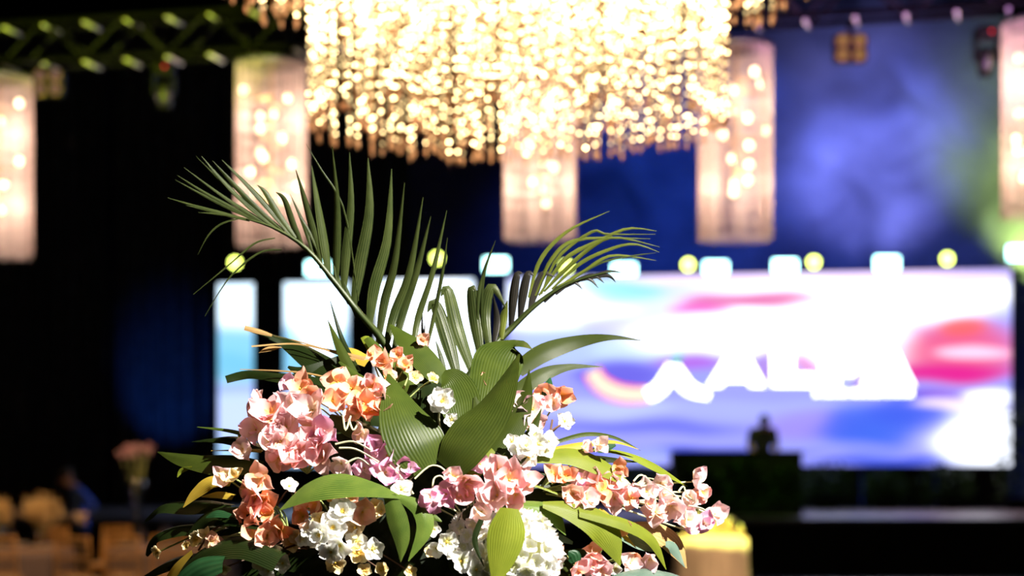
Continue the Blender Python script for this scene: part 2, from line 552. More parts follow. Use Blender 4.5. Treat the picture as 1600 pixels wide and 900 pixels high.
def tag(o, label=None, cat=None, group=None, kind=None):
    if label:
        o['label'] = label
    if cat:
        o['category'] = cat
    if group:
        o['group'] = group
    if kind:
        o['kind'] = kind
    return o


def thing(name, loc, label, cat, group=None):
    o = bpy.data.objects.new(name, None)
    o.empty_display_size = 0.1
    o.location = loc
    COL.objects.link(o)
    ORG[o.name] = Vector(loc)
    return tag(o, label, cat, group)


def inst(name, me, parent, loc, quat=None, scale=1.0, mat=None):
    """one more object that shares a mesh; loc is in world space"""
    o = bpy.data.objects.new(name, me)
    COL.objects.link(o)
    if parent is not None:
        o.parent = parent
        o.location = Vector(loc) - ORG[parent.name]
    else:
        o.location = loc
    if quat is not None:
        o.rotation_mode = 'QUATERNION'
        o.rotation_quaternion = quat
    o.scale = (scale,) * 3 if not isinstance(scale, (tuple, list)) else scale
    return o


def copy_tree(o, loc, rz=0.0, label=None):
    c = o.copy()
    COL.objects.link(c)
    c.location = loc
    c.rotation_euler = (0, 0, rz)
    if label:
        c['label'] = label
    for ch in o.children:
        d = ch.copy()
        COL.objects.link(d)
        d.parent = c
        for g in ch.children:
            e = g.copy()
            COL.objects.link(e)
            e.parent = d
    return c


def spline(pts, n):
    """Catmull-Rom through a list of tuples / vectors of any length"""
    k = len(pts)
    out = []
    for i in range(n + 1):
        t = i / n * (k - 1)
        s = min(int(t), k - 2)
        f = t - s
        p0 = pts[max(s - 1, 0)]
        p1 = pts[s]
        p2 = pts[s + 1]
        p3 = pts[min(s + 2, k - 1)]
        out.append(tuple(0.5 * (2 * b + (c - a) * f + (2 * a - 5 * b + 4 * c - d) * f * f + (3 * b - a - 3 * c + d) * f ** 3)
                         for a, b, c, d in zip(p0, p1, p2, p3)))
    return out


# ------------------------------------------------------------------ the hall
def slab(name, lo, hi, mat):
    return tag(MB().box(lo, hi).build(name, mat), kind='structure')


tag(slab('floor', (-15, -4, -0.1), (15, 46, 0), M['floor']), 'dark polished hall floor', None)
slab('ceiling', (-15, -4, 12), (15, 46, 12.1), M['black_paint'])
slab('wall_left', (-15.1, -4, 0), (-15, 46, 12), M['black_paint'])
slab('wall_right', (15, -4, 0), (15.1, 46, 12), M['black_paint'])
slab('wall_back', (-15, 45.5, 0), (15, 45.6, 12), M['haze_wall'])
slab('wall_front', (-15, -4.1, 0), (15, -4, 12), M['black_paint'])

# stage platform
st = thing('stage_platform', (0, 31, 0), 'low dark stage with a glossy deck running across the far end of the hall', 'stage')
MB().box((-14.9, 31.0, 0.79), (14.9, 43.6, 0.85)).build('deck', M['stage_deck'], st)
sk = MB()
n = 120
for i in range(n):
    x0, x1 = -14.9 + 29.8 * i / n, -14.9 + 29.8 * (i + 1) / n
    y0, y1 = 31.06 + 0.025 * math.sin(i * 2.1), 31.06 + 0.025 * math.sin((i + 1) * 2.1)
    b = len(sk.v)
    sk.v += [Vector((x0, y0, 0)), Vector((x1, y1, 0)), Vector((x1, y1, 0.79)), Vector((x0, y0, 0.79))]
    sk.face([b, b + 1, b + 2, b + 3])
sk.build('skirt', M['stage_skirt'], st, True)
MB().box((-14.9, 30.97, 0.80), (14.9, 30.998, 0.85)).build('edge_trim', M['grey_metal'], st)


# black drape panels behind the stage, left
def drape(px0, px1, Y, label):
    x0, x1 = (px0 - 800) / F * Y, (px1 - 800) / F * Y
    t = thing('backdrop_drape', ((x0 + x1) / 2, Y, 0.85), label, 'curtain', 'black drape panels at the left of the stage')
    folds = max(3, int((x1 - x0) / 0.33))

    def fn(u, v):
        a = u * folds * 2 * math.pi
        d = 0.10 * math.sin(a) + 0.035 * math.sin(2.3 * a + 1) + 0.02 * math.sin(a * 0.37)
        return (x0 + (x1 - x0) * u + 0.015 * math.sin(a * 0.5 + v * 2), Y + d * (1 - 0.25 * v), 0.86 + 10.4 * v)
    MB().grid(fn, folds * 12, 10).build('cloth', M['velvet'], t, True)
    MB().tube([(x0 + 0.03, Y, 11.3), (x1 - 0.03, Y, 11.3)], 0.03).build('rail', M['dark_metal'], t)
    return t


drape(-260, -22, 42.9, 'black drape panel outermost on the left behind the dining tables')
drape(-10, 168, 42.9, 'unlit black drape panel behind the waiter')
drape(178, 332, 42.9, 'black drape panel with blue light caught on its folds beside the narrow screen')
drape(342, 640, 42.9, 'black drape panel behind the narrow screens')

# ------------------------------------------------------------------ LED screens
ZT, ZB = 5.47, 1.69


def wall_pt(px, z, off=0.0):
    k = (px - 800) / F
    Y = (40 - 0.0177) / (1 + 0.196 * k) - off
    return Vector((k * Y, Y, z))


def gauss_paint(blobs, base):
    def fn(px, py):
        c = list(base)
        nx = mnoise.noise(Vector((px * 0.012, py * 0.03, 0.3))) * 22
        ny = mnoise.noise(Vector((px * 0.010, py * 0.02, 7.3))) * 10
        for cx, cy, rx, ry, col, al in blobs:
            d = ((px + nx - cx) / rx) ** 2 + ((py + ny - cy) / ry) ** 2
            a = al / (1 + math.exp(min((d - 1) * 4.0, 60)))
            c = [x * (1 - a) + y * a for x, y in zip(c, col)]
        return c
    return fn


def py_of(z, px):
    p = wall_pt(px, z)
    return HOR - (z - EYE) * F / p.y


def led_screen(px0, px1, name, label, fn, nu, nv, group=None):
    c = wall_pt((px0 + px1) / 2, 0.85)
    t = thing(name, c, label, 'screen', group)
    mb = MB()
    a, b = wall_pt(px0, ZB), wall_pt(px1, ZB)
    mb.grid(lambda u, v: a.lerp(b, u) + Vector((0, 0, (ZT - ZB) * v)), nu, nv)
    pic = mb.build('picture', M['screen'], t)
    ca = pic.data.color_attributes.new('picture', 'FLOAT_COLOR', 'POINT')
    og = ORG[t.name]
    for i, v in enumerate(pic.data.vertices):
        p = v.co + og
        px = 800 + p.x / p.y * F
        ca.data[i].color = (*fn(px, HOR - (p.z - EYE) / p.y * F), 1)
    # cabinet behind, frame, stand legs
    d = (b - a).normalized()
    nrm = Vector((-d.y, d.x, 0))
    L = (b - a).length
    mt = Matrix.Translation(a) @ Matrix(((d.x, nrm.x, 0, 0), (d.y, nrm.y, 0, 0), (0, 0, 1, 0), (0, 0, 0, 1)))
    MB().box((0, 0.012, 0), (L, 0.14, ZT - ZB), 0, mt).build('cabinet', M['black_paint'], t)
    fr = MB()
    e = 0.022
    fr.box((-e, -0.01, -e), (0, 0.14, ZT - ZB + e), 0, mt).box((L, -0.01, -e), (L + e, 0.14, ZT - ZB + e), 0, mt)
    fr.box((0, -0.01, -e), (L, 0.14, 0), 0, mt).box((0, -0.01, ZT - ZB), (L, 0.14, ZT - ZB + e), 0, mt)
    fr.build('frame', M['dark_metal'], t)
    k = max(2, int(L / 2) + 1)
    for i in range(k):
        x = 0.1 + (L - 0.2) * i / (k - 1)
        MB().box((x - 0.05, 0.02, 0.85 - ZB), (x + 0.05, 0.12, -e), 0, mt).build('leg', M['dark_metal'], t)
    return t


W = (1.9, 2.0, 2.2)
main_fn = gauss_paint([
    (1000, 470, 330, 40, (0.85, 1.0, 1.7), 0.8),
    (870, 478, 130, 42, (1.7, 1.9, 2.2), 0.95),
    (980, 448, 62, 28, (0.30, 0.92, 1.15), 0.9),
    (870, 545, 90, 26, (0.62, 0.82, 1.35), 0.7),
    (965, 512, 62, 15, (0.42, 0.36, 1.05), 0.65),
    (985, 548, 60, 16, (0.72, 0.95, 1.4), 0.8),
    (1240, 432, 340, 16, (1.5, 1.1, 1.6), 0.8),
    (1330, 478, 240, 38, W, 0.95),
    (1170, 525, 190, 30, W, 0.97),
    (1170, 470, 100, 12, (0.84, 0.10, 0.40), 0.95),
    (1095, 484, 42, 9, (0.98, 0.03, 0.55), 0.9),
    (1330, 545, 110, 36, W, 0.95),
    (965, 588, 66, 24, (0.14, 0.11, 0.85), 0.85),
    (1078, 566, 60, 10, (0.55, 0.12, 0.85), 0.8),
    (1195, 574, 12, 26, (0.52, 0.30, 0.90), 0.95),
    (1256, 570, 17, 16, (0.90, 0.34, 0.78), 0.95),
    (1340, 592, 10, 16, (0.35, 0.10, 0.55), 0.95),
    (1500, 548, 100, 46, (1.0, 0.12, 0.27), 0.95),
    (1510, 512, 45, 13, (1.1, 0.16, 0.10), 0.75),
    (1528, 548, 58, 10, (1.7, 0.9, 1.2), 0.9),
    (1480, 582, 110, 15, (0.88, 0.005, 0.33), 0.9),
    (1535, 458, 80, 18, W, 0.85),
    (1090, 640, 300, 16, (0.50, 0.56, 1.35), 0.75),
    (950, 636, 90, 14, (0.62, 0.72, 1.45), 0.8),
    (1010, 670, 150, 11, (0.15, 0.17, 0.95), 0.75),
    (900, 695, 120, 18, (0.42, 0.44, 1.25), 0.7),
    (1120, 690, 90, 9, (0.40, 0.42, 1.2), 0.7),
    (1270, 662, 90, 22, (0.40, 0.30, 1.1), 0.8),
    (1360, 674, 75, 42, (0.03, 0.14, 0.95), 0.9),
    (1425, 640, 60, 28, (0.06, 0.13, 0.95), 0.85),
    (1060, 708, 190, 8, (0.01, 0.04, 0.75), 0.9),
    (1000, 714, 55, 14, (0.50, 0.58, 1.4), 0.8),
    (1340, 702, 80, 12, (0.34, 0.38, 1.2), 0.7),
    (1400, 725, 140, 7, (0.01, 0.06, 0.8), 0.85),
    (1490, 634, 70, 8, (1.4, 1.1, 1.6), 0.8),
    (1470, 616, 60, 7, (0.38, 0.08, 0.72), 0.7),
    (1548, 618, 38, 10, W, 0.85),
    (1545, 690, 75, 52, W, 0.98),
], (0.40, 0.42, 1.2))
scr = led_screen(793, 1580, 'led_screen', 'wide glowing LED screen with pink and blue clouds and a white logo on stage', main_fn, 180, 72)

side_blobs = [
    (460, 470, 300, 42, (1.5, 1.9, 2.2), 0.97),
    (500, 520, 34, 26, (2.6, 3.0, 3.4), 0.9),
    (420, 555, 200, 34, (0.28, 0.78, 1.15), 0.85),
    (500, 560, 18, 34, (2.4, 2.8, 3.2), 0.9),
    (360, 575, 60, 20, (0.20, 0.66, 1.0), 0.7),
    (420, 610, 200, 9, (0.40, 0.42, 1.1), 0.6),
    (430, 650, 220, 36, (0.72, 0.86, 1.5), 0.9),
    (665, 540, 90, 130, (2.8, 3.0, 3.3), 0.95),
]
side_fn = gauss_paint(side_blobs, (0.50, 0.85, 1.3))
led_screen(341, 396, 'led_screen', 'narrowest glowing screen column at the far left of the stage', side_fn, 14, 60, 'side screens of the stage')
led_screen(444, 545, 'led_screen', 'sky blue and white screen column between two black gaps behind the palm frond', side_fn, 24, 60, 'side screens of the stage')
led_screen(590, 740, 'led_screen', 'almost white screen panel directly behind the flower arrangement', side_fn, 30, 60, 'side screens of the stage')


# logo and lettering on the main screen, laid on the picture as flat shapes
def on_screen(px, py, off=0.006):
    p = wall_pt(px, 3.0)
    return wall_pt(px, EYE + (HOR - py) / F * p.y, off)


def flat_shape(name, polys, mat, off=0.006, label=None):
    mb = MB()
    for poly in polys:
        b = len(mb.v)
        mb.v += [on_screen(x, y, off) for x, y in poly]
        mb.face(list(range(b, b + len(poly))))
    o = mb.build(name, mat, scr)
    if label:
        o['label'] = label
    return o


def band(pts, wid):
    """quad strips along a pixel path"""
    pts = spline([(x, y, wv) for (x, y), wv in zip(pts, wid)], 18)
    q = []
    for i in range(len(pts) - 1):
        x0, y0, w0 = pts[i]
        x1, y1, w1 = pts[i + 1]
        dx, dy = x1 - x0, y1 - y0
        l = math.hypot(dx, dy)
        nx, ny = -dy / l, dx / l
        q.append([(x0 + nx * w0, y0 + ny * w0), (x1 + nx * w1, y1 + ny * w1), (x1 - nx * w1, y1 - ny * w1), (x0 - nx * w0, y0 - ny * w0)])
    return q


sw = [(925, 580), (936, 598), (960, 612), (988, 617), (1014, 616)]
flat_shape('logo_swoosh_rim', band(sw, [15, 16, 16, 15, 13]), M['logo_red'], 0.005, 'red rim of the curved logo swoosh')
flat_shape('logo_swoosh', band(sw, [10.5, 11.5, 11.5, 10.5, 10.5]), M['logo_peach'], 0.008, 'pale orange curved logo swoosh')
flat_shape('logo_wing', band([(1012, 618), (1030, 608), (1044, 588), (1052, 572)], [10, 11, 11, 9]) +
           band([(1052, 572), (1062, 590), (1078, 608), (1108, 618)], [9, 11, 10, 6]), M['logo_white'], 0.010, 'white peaked wing of the logo')
flat_shape('logo_sprig', band([(1053, 569), (1058, 562), (1064, 553)], [6, 5, 3]), M['logo_green'], 0.012, 'green tip of the logo')
B0, T0 = 604, 548
flat_shape('letter_a', [[(1105, B0), (1128, B0), (1158, T0), (1140, T0)], [(1172, B0), (1196, B0), (1165, T0), (1146, T0)], [(1124, B0 - 8), (1180, B0 - 8), (1174, B0 - 24), (1132, B0 - 24)],
                        [(1140, B0 - 24), (1164, B0 - 24), (1158, T0 + 6), (1146, T0 + 6)]], M['logo_white'], label='white letter A on the screen')
flat_shape('letter_l', [[(1206, B0), (1272, B0), (1272, B0 - 20), (1206, B0 - 20)], [(1206, B0 - 20), (1240, B0 - 20), (1240, T0), (1206, T0)]], M['logo_white'], label='white letter L on the screen')
flat_shape('letter_f', [[(1282, B0), (1312, B0), (1312, T0), (1282, T0)], [(1312, T0 + 16), (1346, T0 + 16), (1346, T0), (1312, T0)], [(1312, T0 + 38), (1336, T0 + 38), (1336, T0 + 22), (1312, T0 + 22)]], M['logo_white'], label='white letter F on the screen')
flat_shape('letter_a', [[(1344, B0), (1368, B0), (1398, T0), (1378, T0)], [(1406, B0), (1430, B0), (1402, T0), (1384, T0)], [(1362, B0 - 6), (1412, B0 - 6), (1406, B0 - 24), (1370, B0 - 24)],
                        [(1376, B0 - 24), (1402, B0 - 24), (1396, T0 + 6), (1384, T0 + 6)]], M['logo_white'], label='white second letter A on the screen')
x = 1272
wd = [7, 5, 8, 6, 7, 4, 8, 6, 5, 7, 8, 6, 5, 7, 6, 8]
k = 0
sub = []
while x < 1424:
    ww = wd[k % len(wd)]
    sub.append([(x, 619), (x + ww, 619), (x + ww, 609), (x, 609)])
    x += ww + (3 if k % 5 else 5)
    k += 1
flat_shape('tagline', sub, M['logo_white'], label='small unreadable white line of letters under the logo')

# support pipe on top of the screens and lights standing on it
rail = thing('lighting_rail', wall_pt(960, 0.85, -0.5), 'black pipe rail above the LED screens carrying the row of lights', 'rail')
MB().tube([wall_pt(300, ZT - 0.05, -0.28), wall_pt(1640, ZT - 0.05, -0.28)], 0.035).build('pipe', M['dark_metal'], rail)
for px in (310, 420, 570, 766, 1590):
    p = wall_pt(px, 0.85, -0.28)
    MB().tube([p, p + Vector((0, 0, ZT - 0.9))], 0.035).build('upright', M['dark_metal'], rail)


def strobe(px, py, label):
    Y = wall_pt(px, 0).y + 0.28
    c = at(px, py, Y)
    t = thing('strobe_panel_light', (c.x, c.y, ZT - 0.012), label, 'stage light', 'cyan white strobe panels above the screens')
    MB().rbox((c.x, c.y, c.z), (0.50, 0.12, 0.30), 0.02).build('housing', M['dark_metal'], t)
    MB().rbox((c.x, c.y - 0.065, c.z), (0.47, 0.02, 0.27), 0.008).build('lens', M['strobe_lens'], t)
    h = c.z - (ZT - 0.012)
    yk = MB()
    for s in (-1, 1):
        yk.box((c.x + s * 0.275 - 0.012, c.y - 0.02, c.z - h), (c.x + s * 0.275 + 0.012, c.y + 0.02, c.z + 0.03))
    yk.box((c.x - 0.287, c.y - 0.02, c.z - h), (c.x + 0.287, c.y + 0.02, c.z - h + 0.02))
    yk.build('yoke', M['dark_metal'], t)


for px, py, lb in ((497, 420, 'leftmost cyan white strobe panel, half hidden behind the palm frond'),
                   (775, 414, 'cyan white strobe panel above the gap left of the wide screen'),
                   (975, 423, 'cyan white strobe panel behind the tips of the right palm frond'),
                   (1118, 420, 'cyan white strobe panel right of the yellow light under the second right pendant'),
                   (1226, 417, 'cyan white strobe panel left of the yellow light above the screen centre'),
                   (1385, 412, 'cyan white strobe panel above the right part of the wide screen'),
                   (1592, 396, 'cyan white strobe panel cut by the right edge of the picture')):
    strobe(px, py, lb)


def beam_light(px, py, label):
    Y = wall_pt(px, 0).y + 0.28
    c = at(px, py, Y)
    t = thing('beam_light', (c.x, c.y, ZT - 0.012), label, 'stage light', 'round yellow beam lights above the screens')
    mt = Matrix.Translation(c) @ Matrix.Rotation(math.pi / 2, 4, 'X')
    MB().lathe([(0.09, -0.16), (0.12, -0.12), (0.13, 0.0), (0.135, 0.06), (0.125, 0.06)], n=18, mat=mt).build('head', M['dark_metal'], t, True)
    MB().lathe([(0.0, 0.075), (0.06, 0.072), (0.105, 0.062), (0.105, 0.058)], n=18, mat=mt).build('lens', M['yellow_lens'], t, True)
    yk = MB()
    zb = ZT - 0.012
    for s in (-1, 1):
        yk.box((c.x + s * 0.155 - 0.012, c.y - 0.03, zb), (c.x + s * 0.155 + 0.012, c.y + 0.03, c.z + 0.03))
    yk.box((c.x - 0.167, c.y - 0.03, zb), (c.x + 0.167, c.y + 0.03, zb + 0.025))
    yk.build('yoke', M['dark_metal'], t)


for px, py, lb in ((368, 411, 'round yellow beam light below the left crystal pendant'),
                   (683, 404, 'round yellow beam light behind the upright leaflets of the palm frond'),
                   (885, 417, 'round yellow beam light behind the right palm frond'),
                   (1075, 414, 'round yellow beam light below the left edge of the second right pendant'),
                   (1271, 410, 'round yellow beam light right of the screen centre in blue haze'),
                   (1479, 405, 'rightmost round yellow beam light above the screen')):
    beam_light(px, py, lb)

# ------------------------------------------------------------------ truss with pendants
TA, TB = Vector((-4.26, 16.5, 0)), Vector((3.70, 14.4, 0))
TD = (TB - TA).normalized()
TN = Vector((-TD.y, TD.x, 0))


def tr(s, dep, z):
    p = TA + TD * s + TN * dep
    return Vector((p.x, p.y, z))


truss = thing('lighting_truss', tr(4, 0, 4.93), 'long black box truss under the ceiling from which the crystal pendants hang', 'truss')
TS0, TS1, TZ0, TZ1 = -5.0, 13.5, 4.96, 5.28
for dep in (-0.15, 0.15):
    for z in (TZ0, TZ1):
        MB().tube([tr(TS0, dep, z), tr(TS1, dep, z)], 0.025).build('chord', M['black_paint'], truss, True)
step = 0.365
i = 0
brace_mesh = {}
s = TS0
while s < TS1 - step:
    for z in (TZ0, TZ1):
        MB().tube([tr(s, -0.15, z - 0.03), tr(s, 0.15, z - 0.03)], 0.017, 6).build('cross_tube', M['aluminium_glint'], truss, True)
    for dep in (-0.15, 0.15):
        a, b = (TZ0, TZ1) if i % 2 == 0 else (TZ1, TZ0)
        MB().tube([tr(s, dep, a), tr(s + step, dep, b)], 0.013, 6).build('brace', M['truss_brace'], truss, True)
    s += step
    i += 1
for s in (-2, 3, 8, 12):
    MB().tube([tr(s, 0, TZ1), tr(s, 0, 12)], 0.008, 6).build('suspension_cable', M['dark_metal'], truss)
    MB().tube([tr(s, -0.15, TZ1), tr(s, 0.15, TZ1)], 0.02, 6).build('hanger_bar', M['dark_metal'], truss)


def pendant(px, Y, zb, zt, label, seed, nb=13):
    r = random.Random(seed)
    cx = (px - 800) / F * Y
    R = 0.275
    t = thing('crystal_pendant', (cx, Y, zb), label, 'chandelier', 'cylindrical crystal pendants on the truss')
    MB().lathe([(R - 0.03, zt - 0.03), (R + 0.012, zt - 0.03), (R + 0.012, zt), (R - 0.03, zt), (R - 0.03, zt - 0.03)], (cx, Y, 0), 40).build('top_ring', M['grey_metal'], t, True)
    MB().lathe([(0.0, zt - 0.012), (R - 0.03, zt - 0.012), (R - 0.03, zt - 0.004), (0.0, zt - 0.004)], (cx, Y, 0), 32).build('top_plate', M['grey_metal'], t)
    cur = MB()
    ns = 120
    for k in range(ns):
        a = 2 * math.pi * k / ns
        rr = R + r.uniform(-0.008, 0.008)
        fat = r.choice([0.6, 0.9, 1.0, 1.25])
        x, y = cx + rr * math.cos(a), Y + rr * math.sin(a)
        z1 = zb + r.uniform(0, 0.03)
        m = 26
        pts, rad = [], []
        for q in range(m + 1):
            z = zt - 0.02 + (z1 - zt + 0.02) * q / m
            pts.append((x, y, z))
            rad.append((0.0048 if q % 2 else 0.0026) * fat)
        cur.tube(pts, rad, 4, 0, False)
    tag(cur.build('crystal_strings', M['thread_white'], t, True), kind='stuff')
    MB().tube([(cx, Y, zb + 0.35), (cx, Y, zt - 0.01)], 0.012, 8).build('bulb_stem', M['gold_metal'], t)
    for k in range(nb):
        a = r.uniform(0, 2 * math.pi)
        rr = r.uniform(0.10, 0.235)
        z = zb + 0.30 + (zt - zb - 0.5) * (k + r.uniform(0.1, 0.9)) / nb
        c = Vector((cx + rr * math.cos(a), Y + rr * math.sin(a), z))
        arm = MB().tube([(cx, Y, z - 0.05), (cx + rr * 0.6 * math.cos(a), Y + rr * 0.6 * math.sin(a), z - 0.07), c - Vector((0, 0, 0.03))], 0.006, 6)
        am = arm.build('bulb_arm', M['gold_metal'], t)
        MB().ball(c, 0.028, 10, 6, 0, (1, 1, 1.25)).build('bulb', M['bulb_warm'], am, True)
    for k in (-0.04, 0.04):
        MB().tube([(cx + k * 4, Y, zt), (cx + k * 4, Y, TZ0 - 0.05)], 0.004, 5).build('hanger_wire', M['dark_metal'], t)
    for fz in (0.30, 0.70):
        l = lamp('pendant_bulb_light', 'POINT', (0, 0, (zt - zb) * fz), 32, (1.0, 0.78, 0.58), None, 0.09)
        l.parent = t
    return t


pendant(-2, 16.5, 3.36, 4.88, 'crystal cylinder pendant cut by the left edge of the picture', 1)
pendant(424, 15.9, 3.39, 4.88, 'crystal cylinder pendant behind the tips of the left palm frond', 2)
pendant(843, 15.5, 3.39, 4.88, 'crystal cylinder pendant partly hidden by the big bead chandelier', 3)
pendant(1149, 15.1, 3.34, 4.84, 'crystal cylinder pendant against blue haze right of the big chandelier', 4)
pendant(1626, 14.4, 3.42, 4.86, 'crystal cylinder pendant cut by the right edge of the picture', 5)


def blinder(px, py, Y, sz, label, glow):
    c = at(px, py, Y)
    t = thing('blinder_light', (c.x, c.y, c.z + sz), label, 'stage light', 'four lamp blinders on the truss')
    MB().rbox((c.x, c.y, c.z), (sz * 2, 0.10, sz * 1.7), 0.015).build('housing', M['dark_metal'], t)
    for sx in (-1, 1):
        for sz_ in (-1, 1):
            mt = Matrix.Translation((c.x + sx * sz * 0.5, c.y - 0.055, c.z + sz_ * sz * 0.42)) @ Matrix.Rotation(math.pi / 2, 4, 'X')
            lp = MB().lathe([(0.0, 0.015), (sz * 0.2, 0.012), (sz * 0.38, 0.0), (sz * 0.42, 0.012), (sz * 0.42, -0.01)], n=16, mat=mt).build('lamp', M['amber_lens'], t, True)
            MB().lathe([(0.0, 0.026), (sz * 0.2, 0.024), (sz * 0.36, 0.014)], n=14, mat=mt).build('filament', glow, lp, True)
    MB().box((c.x - 0.02, c.y - 0.02, c.z + sz * 0.8), (c.x + 0.02, c.y + 0.02, TZ0 - 0.05)).build('clamp', M['dark_metal'], t)


blinder(1328, 77, 14.75, 0.125, 'square four lamp blinder hanging from the truss in front of blue haze', M['amber_glow'])
blinder(77, 131, 16.2, 0.125, 'dim square four lamp blinder beside the leftmost pendant', M['dim_glow'])


def moving_head(px, py, Y, label):
    c = at(px, py, Y)
    t = thing('moving_head_light', (c.x, c.y, c.z + 0.25), label, 'stage light', 'unlit moving heads under the truss')
    MB().rbox((c.x, c.y, c.z + 0.13), (0.17, 0.16, 0.10), 0.02).build('base', M['dark_metal'], t)
    yk = MB()
    for s in (-1, 1):
        yk.box((c.x + s * 0.08 - 0.012, c.y - 0.04, c.z - 0.08), (c.x + s * 0.08 + 0.012, c.y + 0.04, c.z + 0.09))
    yk.box((c.x - 0.092, c.y - 0.04, c.z + 0.075), (c.x + 0.092, c.y + 0.04, c.z + 0.09))
    yk.build('yoke', M['dark_metal'], t)
    mt = Matrix.Translation((c.x, c.y, c.z - 0.06)) @ Matrix.Rotation(math.radians(20), 4, 'X')
    MB().lathe([(0.0, 0.09), (0.05, 0.085), (0.065, 0.04), (0.065, -0.05), (0.05, -0.13), (0.0, -0.13)], n=16, mat=mt).build('head', M['dark_metal'], t, True)
    MB().ball((c.x + 0.02, c.y - 0.085, c.z + 0.13), 0.012).build('status_light', M['red_led'], t)
    MB().box((c.x - 0.02, c.y - 0.02, c.z + 0.17), (c.x + 0.02, c.y + 0.02, TZ0 - 0.05)).build('clamp', M['dark_metal'], t)


moving_head(1541, 80, 14.75, 'dark moving head light with a red dot beside the rightmost pendant')
moving_head(256, 132, 16.0, 'dark moving head light with a red dot between the two left pendants')

# ------------------------------------------------------------------ the big bead chandelier
CX, CY = (808 - 800) / F * 8.5, 8.5
CZ0, CZ1 = 3.03, 3.60        # bottoms of the lower and upper tier
chan = thing('bead_chandelier', (CX, CY, CZ0), 'huge two tier chandelier of warm bead strings with emissive sparkle above the flowers', 'chandelier')
R1, R2 = 0.865, 1.22
ZTOP = 4.25


def ring(name, R, z, h=0.05):
    MB().lathe([(R - 0.02, z), (R + 0.02, z), (R + 0.02, z + h), (R - 0.02, z + h), (R - 0.02, z)], (CX, CY, 0), 64).build(name, M['gold_metal'], chan, True)


for R, z in ((R1, ZTOP), (0.66, ZTOP), (0.45, ZTOP), (0.24, ZTOP), (R2, ZTOP), (1.04, ZTOP)):
    ring('frame_ring', R, z)
sp = MB()
for k in range(8):
    a = math.pi * 2 * k / 8
    MB().tube([(CX, CY, ZTOP + 0.03), (CX + R2 * math.cos(a), CY + R2 * math.sin(a), ZTOP + 0.03)], 0.014, 6).build('frame_spoke', M['gold_metal'], chan)
MB().lathe([(0.0, 11.9), (0.16, 11.9), (0.18, 11.98), (0.0, 11.98)], (CX, CY, 0), 24).build('ceiling_rose', M['gold_metal'], chan)
MB().tube([(CX, CY, ZTOP), (CX, CY, 11.95)], 0.02, 8).build('rod', M['gold_metal'], chan)


def strand_mesh(length, seed, gap=0.041):
    """hangs down from z = 0: a crystal thread, beads that emit their sparkle and a drop at the end"""
    r = random.Random(seed)
    mb = MB()
    mb.tube([(0, 0, 0), (0, 0, -length + 0.03)], 0.0036, 4, 0, False)
    z = -r.uniform(0.01, gap)
    while z > -length + 0.055:
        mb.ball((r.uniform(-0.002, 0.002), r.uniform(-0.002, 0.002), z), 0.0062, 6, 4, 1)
        z -= gap * r.uniform(0.75, 1.35)
    mb.octa((0, 0, -length + 0.022), 0.011, 0.024, 2)
    return mb.mesh('bead_strand', [M['thread_gold'], M['bead_sparkle'], M['drop_pink']])


strands = []
for R, n, zb in ((R1, 132, CZ0), (0.66, 72, CZ0 + 0.01), (0.45, 40, CZ0 + 0.02), (0.24, 18, CZ0 + 0.03)):
    for k in range(n):
        a = 2 * math.pi * (k + rng.uniform(-0.25, 0.25)) / n
        strands.append((R + rng.uniform(-0.03, 0.03), a, zb + rng.uniform(-0.012, 0.035), 'low'))
for R, n, zb in ((R2, 170, CZ1), (1.04, 130, CZ1 + 0.01)):
    for k in range(n):
        a = 2 * math.pi * (k + rng.uniform(-0.25, 0.25)) / n
        strands.append((R + rng.uniform(-0.03, 0.03), a, zb + rng.uniform(-0.02, 0.07), 'up'))
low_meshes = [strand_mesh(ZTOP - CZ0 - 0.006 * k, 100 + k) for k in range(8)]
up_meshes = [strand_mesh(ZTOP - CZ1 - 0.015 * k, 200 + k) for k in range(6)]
# nearest / largest strands are parts of their own, the rest is one part
low = [q for q in strands if q[3] == 'low']
up = [q for q in strands if q[3] == 'up']
low.sort(key=lambda q: math.sin(q[1]) * q[0])
up.sort(key=lambda q: -abs(math.cos(q[1]) * q[0]))
own = low[:225] + up[:70]
rest = low[225:] + up[70:]
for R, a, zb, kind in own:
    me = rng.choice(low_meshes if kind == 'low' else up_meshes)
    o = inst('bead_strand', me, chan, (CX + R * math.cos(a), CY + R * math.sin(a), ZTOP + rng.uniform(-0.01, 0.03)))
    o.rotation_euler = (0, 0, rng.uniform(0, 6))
bm = bmesh.new()
for R, a, zb, kind in rest:
    me = rng.choice(low_meshes if kind == 'low' else up_meshes)
    nv = len(bm.verts)
    bm.from_mesh(me)
    bm.verts.ensure_lookup_table()
    off = Vector((R * math.cos(a), R * math.sin(a), ZTOP - CZ0))
    for v in bm.verts[nv:]:
        v.co += off
me = bpy.data.meshes.new('bead_strands')
bm.to_mesh(me)
bm.free()
for m_ in (M['thread_gold'], M['bead_sparkle'], M['drop_pink']):
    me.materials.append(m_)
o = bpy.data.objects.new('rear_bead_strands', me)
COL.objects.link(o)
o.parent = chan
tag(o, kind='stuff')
for dx, dy, dz, pw in ((0.0, 0.0, 0.55, 30), (0.0, 0.0, 0.95, 45), (-0.5, -0.1, 0.8, 16), (0.5, -0.1, 0.8, 16)):
    l = lamp('chandelier_bulb_light', 'POINT', (dx, dy, dz), pw, (1.0, 0.70, 0.34), None, 0.08)
    l.parent = chan
for k in range(10):
    a = 2 * math.pi * k / 10
    rr = 0.35 if k % 2 else 0.56
    MB().ball((CX + rr * math.cos(a), CY + rr * math.sin(a), 3.75 + 0.1 * (k % 3)), 0.04, 10, 6).build('bulb', M['bulb_warm'], chan, True)

